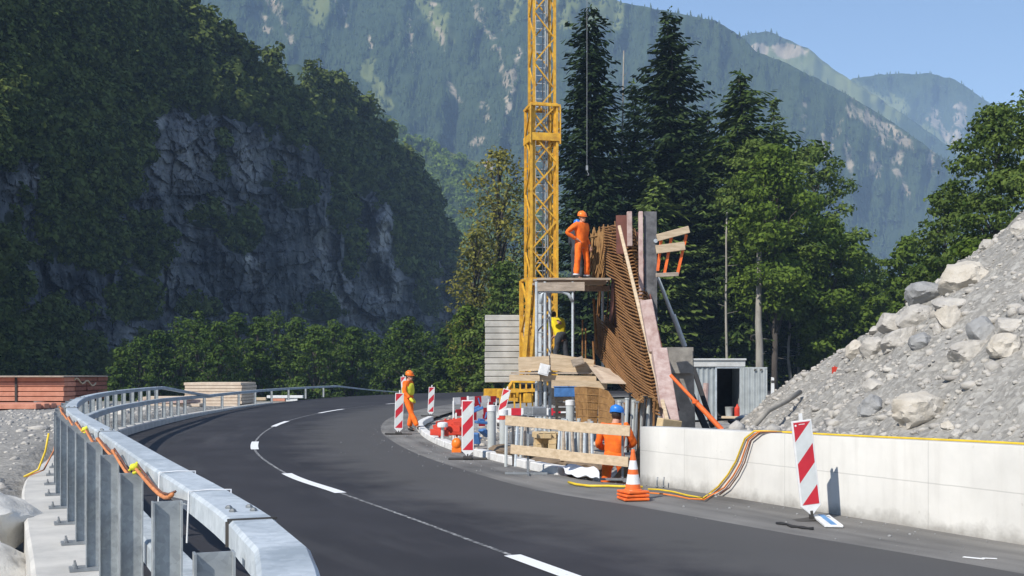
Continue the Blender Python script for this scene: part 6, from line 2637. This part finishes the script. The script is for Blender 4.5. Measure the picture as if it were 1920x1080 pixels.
# ---------------------------------------------------------------- timber stacks left
def timber():
    rr = random.Random(3)
    # red edged beams: corner at px 120
    Y = 46.0
    xc = (120 - CX) * Y / F
    t = thing('timber_stack', 'big stack of red edged formwork beams at the left picture edge', 'timber stack', (xc - 2, Y + 2, .25))
    zb = EYE - (764 - HY) * Y / F
    h = .205
    for k in range(5):
        z = zb + h * k + .25
        for j in range(4):
            mb = MB()
            y0 = Y + j * 1.25
            mb.box((xc - 2.6 + rr.uniform(-.04, .04), y0 + .6, z + h / 2), (5.2, 1.2, h - .025))
            mb.build('beam', 'lumber' if j == 0 else 'lumber_dk', t, bev=.015)  # rows behind the front one take the painted shade of the right side
    mb = MB()
    mb.box((xc - 2.7, Y + 2.2, zb + h * 5 + .25 + .02), (5.6, 5.0, .05))
    mb.build('cover_board', 'wood_w', t)
    for x in (-.9, -3.6):
        mb = MB()
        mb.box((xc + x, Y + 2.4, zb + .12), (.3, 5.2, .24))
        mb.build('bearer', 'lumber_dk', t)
    mb = MB()
    mb.box((xc - 2.0, Y - .02, zb + .75), (.09, .05, 1.15))
    mb.build('strap', 'crane_d', t)
    mb = MB()
    pts = [Vector((xc + .03, Y + 1.0 + .22 * i, zb + 1.15 + .10 * math.sin(i * 1.2) - .02 * i)) for i in range(12)]
    mb.tube(pts, .04, 6)
    mb.build('rope', 'wood', t, smooth='all')
    t = thing('timber_stack', 'flat pale red timber layer on the gravel before the big red stack', 'timber stack', (xc - 3, Y - 3, .25))
    for j in range(5):
        mb = MB()
        mb.box((xc - 2.9 + rr.uniform(-.2, .2), Y - 1.2 - j * .5, .36), (6.6, .46, .2))
        mb.build('beam', 'lumber', t, bev=.015)
    # pale boards behind the rail
    Y = 62.0
    xr, xl = (452 - CX) * Y / F, (345 - CX) * Y / F
    zt, zb = EYE - (717 - HY) * Y / F, -.28
    t = thing('board_stack', 'large stack of pale pine boards behind the guard rail', 'timber stack', ((xl + xr) / 2, Y + 2, zb))
    n = 8
    hh = (zt - zb) / n
    for k in range(n):
        mb = MB()
        mb.box(((xl + xr) / 2 + rr.uniform(-.06, .06), Y + 1.8, zb + hh * (k + .5)), (xr - xl, 3.6, hh - .02))
        mb.build('board_layer', 'board', t, bev=.01)
    t = thing('board_stack', 'low pile of pinkish boards seen between the rail posts left of the pale stack', 'timber stack', W(320, 770, 47))
    for k in range(4):
        mb = MB()
        p = W(322 + rr.uniform(-6, 6), 766 - k * 6, 48)
        p.z = .12 + .15 * k
        mb.box(p, (2.6 - .2 * k, 1.6, .13), Matrix.Rotation(rr.uniform(-.15, .15), 3, 'Z'))
        mb.build('board_layer', 'board' if k % 2 else 'form_pink', t, bev=.01)
    for i, (px, py, Y, w, m, lab) in enumerate(((535, 744, 80, 2.6, 'white', 'white board lying behind the far rail posts'), (522, 750, 78, 1.0, 'lumber', 'short reddish board under the white one behind the far rail'), (480, 748, 74, 1.4, 'wood', 'brown board lying right of the pale pine stack'))):
        p = W(px, py, Y)
        mb = MB()
        mb.box(p, (w, .5, .2), Matrix.Rotation(.05, 3, 'Z'))
        mb.box(p + Vector((0, 0, -.3)), (w * .7, .3, .4))
        o = mb.build('board', m, None, bev=.02, org=p)
        tag(o, lab, 'board')
# ---------------------------------------------------------------- people
def skin(verts, edges, radii, sub=1):
    """grow one continuous surface from a jointed skeleton; returns verts, faces"""
    me = bpy.data.meshes.new('tmp')
    me.from_pydata([tuple(v) for v in verts], edges, [])
    o = bpy.data.objects.new('tmp', me)
    COL.objects.link(o)
    sm = o.modifiers.new('skin', 'SKIN')
    sm.use_smooth_shade = True
    for i, r in enumerate(radii):
        sv = me.skin_vertices[0].data[i]
        rx, ry = r if isinstance(r, tuple) else (r, r)
        sv.radius = (rx, ry)
        sv.use_root = (i == 0)
    if sub:
        ss = o.modifiers.new('sub', 'SUBSURF')
        ss.levels = ss.render_levels = sub
    dg = bpy.context.evaluated_depsgraph_get()
    dg.update()
    em = bpy.data.meshes.new_from_object(o.evaluated_get(dg))
    vs = [tuple(v.co) for v in em.vertices]
    fs = [tuple(p.vertices) for p in em.polygons]
    bpy.data.objects.remove(o)
    bpy.data.meshes.remove(em)
    return vs, fs


def cloth(chain3, sub=2, amp=.014):
    vs, fs = skin(*chain3, sub=sub)
    out = []
    for v in vs:
        p = Vector(v)
        out.append(p + noise.noise_vector(Vector((p.x * 11, p.y * 11, p.z * 7))) * amp + noise.noise_vector(Vector((p.x * 24, p.y * 24, p.z * 20))) * amp * .5)
    return out, fs


def person(loc, yaw, label, pose, helmet='helmet_o', top='hivis', bottom='hivis', vest=None, scale=1.0, gloves='skin', bands=True, ):
    """pose: joints in metres, the figure faces +y before it is turned by yaw"""
    t = thing('person', label, 'person', loc)
    Rz = Matrix.Rotation(yaw, 3, 'Z')
    L = Vector(loc)
    J = {k: L + Rz @ (Vector(v) * scale) for k, v in pose.items()}
    S = scale

    def chain(parts):
        vs, es, rs, idx = [], [], [], {}
        for ch in parts:
            prev = None
            for (k, p, r) in ch:
                if k not in idx:
                    idx[k] = len(vs)
                    vs.append(p)
                    rs.append(tuple(q * S for q in r) if isinstance(r, tuple) else r * S)
                if prev is not None:
                    es.append((prev, idx[k]))
                prev = idx[k]
        return vs, es, rs

    def mid(a, b, u=.5):
        return J[a].lerp(J[b], u)
    fwd, right, up = Rz @ Vector((0, 1, 0)), Rz @ Vector((1, 0, 0)), Vector((0, 0, 1))
    look = (J['look'] - J['head']).normalized() if 'look' in J else fwd
    # body -----------------------------------------------------------
    parts = [[('pel', J['pelvis'], (.145, .105)), ('wa', mid('pelvis', 'chest', .5), (.125, .095)), ('ch', J['chest'], (.155, .11)), ('nb', J['neck'], .062), ('hd', J['head'], .07)]]
    for s in ('l', 'r'):
        parts.append([('ch', J['chest'], 0), ('sh' + s, J['sh_' + s], .07), ('el' + s, J['el_' + s], .047), ('wr' + s, J['wr_' + s], .03), ('pa' + s, J['wr_' + s] + (J['wr_' + s] - J['el_' + s]).normalized() * .07 * S, (.04, .018))])
        parts.append([('pel', J['pelvis'], 0), ('hp' + s, J['hip_' + s], .095), ('kn' + s, J['kn_' + s], .06), ('an' + s, J['an_' + s], .042), ('to' + s, J['to_' + s], .038)])
    mb = MB()
    mb.add(*skin(*chain(parts)))
    # head with a face
    h = J['head'] + up * .03 * S
    side = look.cross(up).normalized()
    HR = Matrix((side, look, up)).transposed()
    mb.ball(h, (.076 * S, .094 * S, .115 * S), 16, HR)
    mb.ball(h + HR @ Vector((0, .055, -.075)) * S, (.05 * S, .045 * S, .045 * S), 10, HR)          # chin
    mb.tube([h + HR @ Vector((0, .088, .012)) * S, h + HR @ Vector((0, .118, -.03)) * S, h + HR @ Vector((0, .092, -.04)) * S], [.009 * S, .016 * S, .012 * S], 6)
    for q in (-1, 1):
        mb.ball(h + HR @ Vector((q * .078, -.005, -.005)) * S, (.012 * S, .022 * S, .034 * S), 8, HR)
    mb.tube([h + HR @ Vector((-.024, .09, -.062)) * S, h + HR @ Vector((0, .097, -.064)) * S, h + HR @ Vector((.024, .09, -.062)) * S], .007 * S, 5)
    # fingers: four of unequal length and a thumb from the side of the palm
    for s in ('l', 'r'):
        w, e = J['wr_' + s], J['el_' + s]
        d = (w - e).normalized()
        c = d.cross(up)
        c = c.normalized() if c.length > .1 else right
        nrm = c.cross(d).normalized()
        for i, ln in enumerate((.062, .074, .069, .054)):
            b = w + d * .085 * S + c * (i - 1.5) * .019 * S
            mb.tube([b - d * .02 * S, b + d * ln * .45 * S - nrm * .008 * S, b + d * ln * .8 * S - nrm * .026 * S, b + d * ln * .88 * S - nrm * .045 * S], [.0095 * S, .009 * S, .008 * S, .006 * S], 6)
        b = w + d * .03 * S - c * .035 * S
        mb.tube([b, b + (d * .6 - c * .6) * .035 * S, b + (d * .9 - c * .55) * .06 * S - nrm * .012 * S], [.012 * S, .011 * S, .008 * S], 6)
    body = mb.build('body', 'skin', t, smooth='all')
    mb = MB()
    for q in (-1, 1):
        mb.ball(h + HR @ Vector((q * .03, .083, .008)) * S, .011 * S, 8)
    mb.build('eyes', 'eye', t, smooth='all')
    mb = MB()
    mb.ball(h + HR @ Vector((0, -.022, -.005)) * S, (.083 * S, .09 * S, .10 * S), 14, HR)
    mb.build('hair', 'hair', t, smooth='all')
    # helmet: shell, brim and ridge
    if helmet:
        hp = h + up * .035 * S
        mb = MB()
        prof = [(.118, 0), (.122, .02), (.117, .06), (.098, .098), (.06, .122), (.012, .13)]
        mb.lathe(hp, [(r * S, z * S) for r, z in prof], 20, HR)
        ring = []
        for k in range(24):
            a = 2 * PI * k / 24
            ext = .128 + .05 * max(0, math.sin(a)) ** 2
            ring.append((math.cos(a) * .124, math.sin(a) * (ext)))
        mb.prism([hp + HR @ Vector((x, y, -.008)) * S for x, y in ring], up * .012 * S)
        mb.tube([hp + HR @ Vector((0, -.11, .04)) * S, hp + HR @ Vector((0, -.06, .118)) * S, hp + HR @ Vector((0, .03, .132)) * S, hp + HR @ Vector((0, .1, .08)) * S], .014 * S, 6)
        mb.build('helmet', helmet, t, smooth=True)
    # shirt or jacket --------------------------------------------------
    parts = [[('pel', J['pelvis'] - up * .10 * S, (.178, .138)), ('wa', mid('pelvis', 'chest', .55), (.172, .13)), ('ch', J['chest'], (.185, .135)), ('nb', mid('chest', 'neck', .8), (.085, .08))]]
    for s in ('l', 'r'):
        parts.append([('ch', J['chest'], 0), ('sh' + s, J['sh_' + s], .09), ('ua' + s, mid('sh_' + s, 'el_' + s, .55), .072), ('el' + s, J['el_' + s], .064)]
                     + ([('fa' + s, mid('el_' + s, 'wr_' + s, .55), .056), ('wr' + s, mid('el_' + s, 'wr_' + s, .92), .05)] if pose.get('sleeves', 1) is not None and pose.get('long', (1,))[0] else []))
    mb = MB()
    mb.add(*cloth(chain(parts)))
    mb.build('jacket' if top.startswith('hivis') else 'shirt', top, t, smooth='all')
    if vest:
        parts = [[('pel', J['pelvis'] + up * .09 * S, (.225, .185)), ('wa', mid('pelvis', 'chest', .55), (.225, .185)), ('ch', J['chest'] + up * .04 * S, (.24, .19)), ('nb', mid('chest', 'neck', .75), (.18, .13))]]
        mb = MB()
        mb.add(*cloth(chain(parts)))
        mb.build('vest', vest, t, smooth='all')
    # trousers
    parts = [[('top', J['pelvis'] + up * .14 * S, (.155, .115)), ('pel', J['pelvis'] + up * .01 * S, (.165, .13))]]
    for s in ('l', 'r'):
        parts.append([('pel', J['pelvis'], 0), ('hp' + s, J['hip_' + s], .108), ('th' + s, mid('hip_' + s, 'kn_' + s, .5), .088), ('kn' + s, J['kn_' + s], .078), ('cf' + s, mid('kn_' + s, 'an_' + s, .5), .085), ('an' + s, mid('kn_' + s, 'an_' + s, .9), .082)])
    mb = MB()
    mb.add(*cloth(chain(parts)))
    mb.build('trousers', bottom, t, smooth='all')
    for s in ('l', 'r'):
        if bands:
            mb = MB()
            a, b = mid('kn_' + s, 'an_' + s, .82), mid('kn_' + s, 'an_' + s, .90)
            mb.tube([a, b], .089 * S, 14)
            mb.build('reflective_band', 'sock', t, smooth=True)
        vs = [J['an_' + s] + up * .06 * S, J['an_' + s] - up * .01 * S, J['an_' + s].lerp(J['to_' + s], .5) - up * .012 * S, J['to_' + s]]
        back = J['an_' + s] - (J['to_' + s] - J['an_' + s]) * .25 - up * .03 * S
        mb = MB()
        mb.add(*skin(vs + [back], [(0, 1), (1, 2), (2, 3), (1, 4)], [.06 * S, .062 * S, .055 * S, .048 * S, .05 * S]))
        mb.build('boot', 'boot', t, smooth='all')
        if gloves != 'skin':
            w, e = J['wr_' + s], J['el_' + s]
            d = (w - e).normalized()
            mb = MB()
            mb.add(*skin([w - d * .03 * S, w + d * .04 * S, w + d * .10 * S, w + d * .15 * S], [(0, 1), (1, 2), (2, 3)], [.05 * S, .052 * S, .05 * S, .03 * S]))
            mb.build('glove', gloves, t, smooth='all')
    return t


STAND = dict(pelvis=(0, 0, .96), chest=(0, .01, 1.30), neck=(0, .01, 1.50), head=(0, .03, 1.60),
             sh_l=(-.19, .0, 1.43), sh_r=(.19, .0, 1.43), el_l=(-.25, -.02, 1.14), el_r=(.25, -.02, 1.14), wr_l=(-.24, .1, .90), wr_r=(.24, .1, .90),
             hip_l=(-.09, 0, .92), hip_r=(.09, 0, .92), kn_l=(-.11, .02, .50), kn_r=(.11, .02, .50), an_l=(-.12, 0, .09), an_r=(.12, 0, .09), to_l=(-.14, .17, .045), to_r=(.14, .17, .045))


def pose(**k):
    d = dict(STAND)
    d.update(k)
    return d


def people():
    # walking worker with the yellow vest, left (towards the site, to the right and a little to the camera)
    p = G(765, 809)
    person((p.x, p.y, 0), math.radians(-112), 'worker in orange trousers, yellow vest and orange helmet walking along the inner road edge',
           pose(hip_l=(-.09, .02, .92), kn_l=(-.1, .06, .50), an_l=(-.1, -.02, .09), to_l=(-.1, .17, .045),
                kn_r=(.12, .18, .52), an_r=(.14, .40, .13), to_r=(.15, .56, .06),
                el_l=(-.24, -.12, 1.16), wr_l=(-.22, .04, .95), el_r=(.26, .02, 1.15), wr_r=(.24, .2, .97), head=(0, .05, 1.60), look=(.25, 1, 1.48)),
           'helmet_o', 'hivis', 'hivis', 'hivis_y', .97, 'hivis_y', False)
    # worker with hands on hips on the upper deck
    Yd = 28.9
    p = W(1090, 525, Yd)
    person((p.x, p.y, 4.10), math.radians(-138), 'worker in orange with orange helmet standing hands on hips on the upper deck',
           pose(el_r=(.45, -.10, 1.21), wr_r=(.20, .04, 1.05), el_l=(-.26, -.08, 1.14), wr_l=(-.25, .06, .90), hip_l=(-.11, 0, .92), hip_r=(.11, 0, .92), kn_l=(-.17, .05, .5), kn_r=(.16, .02, .5), an_l=(-.2, 0, .09), to_l=(-.26, .16, .045), to_r=(.23, .17, .045),
                an_r=(.19, 0, .09), look=(.1, 1, 1.42)), 'helmet_o', 'hivis', 'hivis', None, 1.02)
    p = W(1082, 525, 29.75)
    person((p.x, p.y, 4.10), math.radians(-30), 'worker with blue helmet hidden behind the worker with hands on hips',
           pose(look=(0, 1, 1.3), el_l=(-.24, .05, 1.14), wr_l=(-.18, .26, 1.02), wr_r=(.16, .28, 1.02)), 'helmet_b', 'dark_cloth', 'dark_cloth', None, .96, bands=False)
    # yellow shirt worker on the lower deck, bending
    p = W(1052, 660, 30.1)
    person((p.x, p.y, 1.72), math.radians(35), 'worker in a bright yellow shirt and dark trousers bending on the lower deck',
           pose(chest=(0, .14, 1.27), neck=(0, .27, 1.44), head=(0, .36, 1.50), sh_l=(-.19, .2, 1.40), sh_r=(.19, .2, 1.40), el_l=(-.24, .32, 1.13), el_r=(.24, .32, 1.13), wr_l=(-.16, .50, .98), wr_r=(.16, .50, .98),
                kn_l=(-.14, .06, .5), kn_r=(.14, -.04, .5), an_l=(-.16, 0, .09), an_r=(.18, -.10, .09), to_r=(.2, .06, .045), look=(0, .9, 1.0), long=(0, 0, 0)), None, 'yellow_shirt', 'dark_cloth', None, 1.0, bands=False)
    # worker with blue helmet in the pit, seen from behind
    Yp = 18.1
    p = W(1152, 900, Yp)
    zf = 1.13 - 1.80
    person((p.x, p.y, zf), math.radians(-12), 'worker in orange with blue helmet seen from behind in the pit at the barrier',
           pose(chest=(0, .05, 1.30), neck=(.01, .09, 1.50), head=(.03, .13, 1.585), look=(.35, 1, 1.32), el_l=(-.27, .05, 1.14), wr_l=(-.2, .28, 1.05), el_r=(.30, .1, 1.16), wr_r=(.22, .34, 1.10),
                kn_l=(-.16, .05, .5), kn_r=(.14, .14, .52), an_l=(-.2, 0, .09), an_r=(.16, .03, .09)), 'helmet_b', 'hivis', 'hivis', None, 1.02, bands=False)


# ---------------------------------------------------------------- light, air, camera
SUN = Vector((-.51, -.57, .665)).normalized()


def world():
    w = bpy.data.worlds.new('World')
    scene.world = w
    w.use_nodes = True
    nt = w.node_tree
    bg = nt.nodes['Background']
    sky = nt.nodes.new('ShaderNodeTexSky')
    sky.sky_type = 'NISHITA'
    sky.sun_disc = False
    sky.sun_elevation = math.asin(SUN.z)
    sky.sun_rotation = math.atan2(-SUN.x, SUN.y)
    sky.altitude = 600
    sky.air_density = 1.0
    sky.dust_density = .4
    sky.ozone_density = 1.6
    nt.links.new(sky.outputs[0], bg.inputs['Color'])
    bg.inputs['Strength'].default_value = SKY
    l = bpy.data.lights.new('sun', 'SUN')
    l.energy = SUNE
    l.angle = math.radians(.53)
    l.color = (1.0, .955, .88)
    o = bpy.data.objects.new('sun', l)
    COL.objects.link(o)
    o.rotation_euler = SUN.to_track_quat('Z', 'Y').to_euler()
    o.location = SUN * 60


def haze():
    mb = MB()
    mb.box((0, 150, 300), (6800, 6500, 700))
    o = mb.build('haze', [haze_mat()], None)
    o['kind'] = 'stuff'
    o['label'] = 'thin bluish valley haze filling the air'
    o['category'] = 'haze'


def haze_mat():
    m = bpy.data.materials.new('valley_haze')
    m.use_nodes = True
    nt = m.node_tree
    nt.nodes.clear()
    v = N(nt, 'ShaderNodeVolumePrincipled')
    v.inputs['Color'].default_value = HAZE_COL
    v.inputs['Density'].default_value = HAZE
    v.inputs['Anisotropy'].default_value = -.3
    o = N(nt, 'ShaderNodeOutputMaterial')
    nt.links.new(v.outputs[0], o.inputs['Volume'])
    return m


def camera():
    c = bpy.data.cameras.new('camera')
    c.sensor_width = 36
    c.lens = 36 * F / 1920
    c.shift_y = (HY - 540) / 1920
    c.clip_start = .05
    c.clip_end = 20000
    o = bpy.data.objects.new('camera', c)
    COL.objects.link(o)
    o.location = (0, 0, EYE)
    o.rotation_euler = (PI / 2, 0, 0)
    scene.camera = o


SKY, SUNE, HAZE, HAZE_COL, EXPO = .15, 5.0, .00025, (.46, .67, 1.0, 1), .38
build_materials()
world()
camera()
road()
ground()
mound()
boulders()
stones()
mountains()
trees()
guard_rail()
new_wall()
beacons()
crane()
scaffold()
rebar()
formwork()
barrier()
site_bits()
shed()
timber()
people()
haze()
scene.view_settings.view_transform = 'Standard'
scene.view_settings.look = 'None'
scene.view_settings.exposure = EXPO
scene.view_settings.gamma = 1
scene.render.engine = 'CYCLES'
scene.cycles.max_bounces = 6
scene.cycles.volume_bounces = 0
scene.cycles.transparent_max_bounces = 8
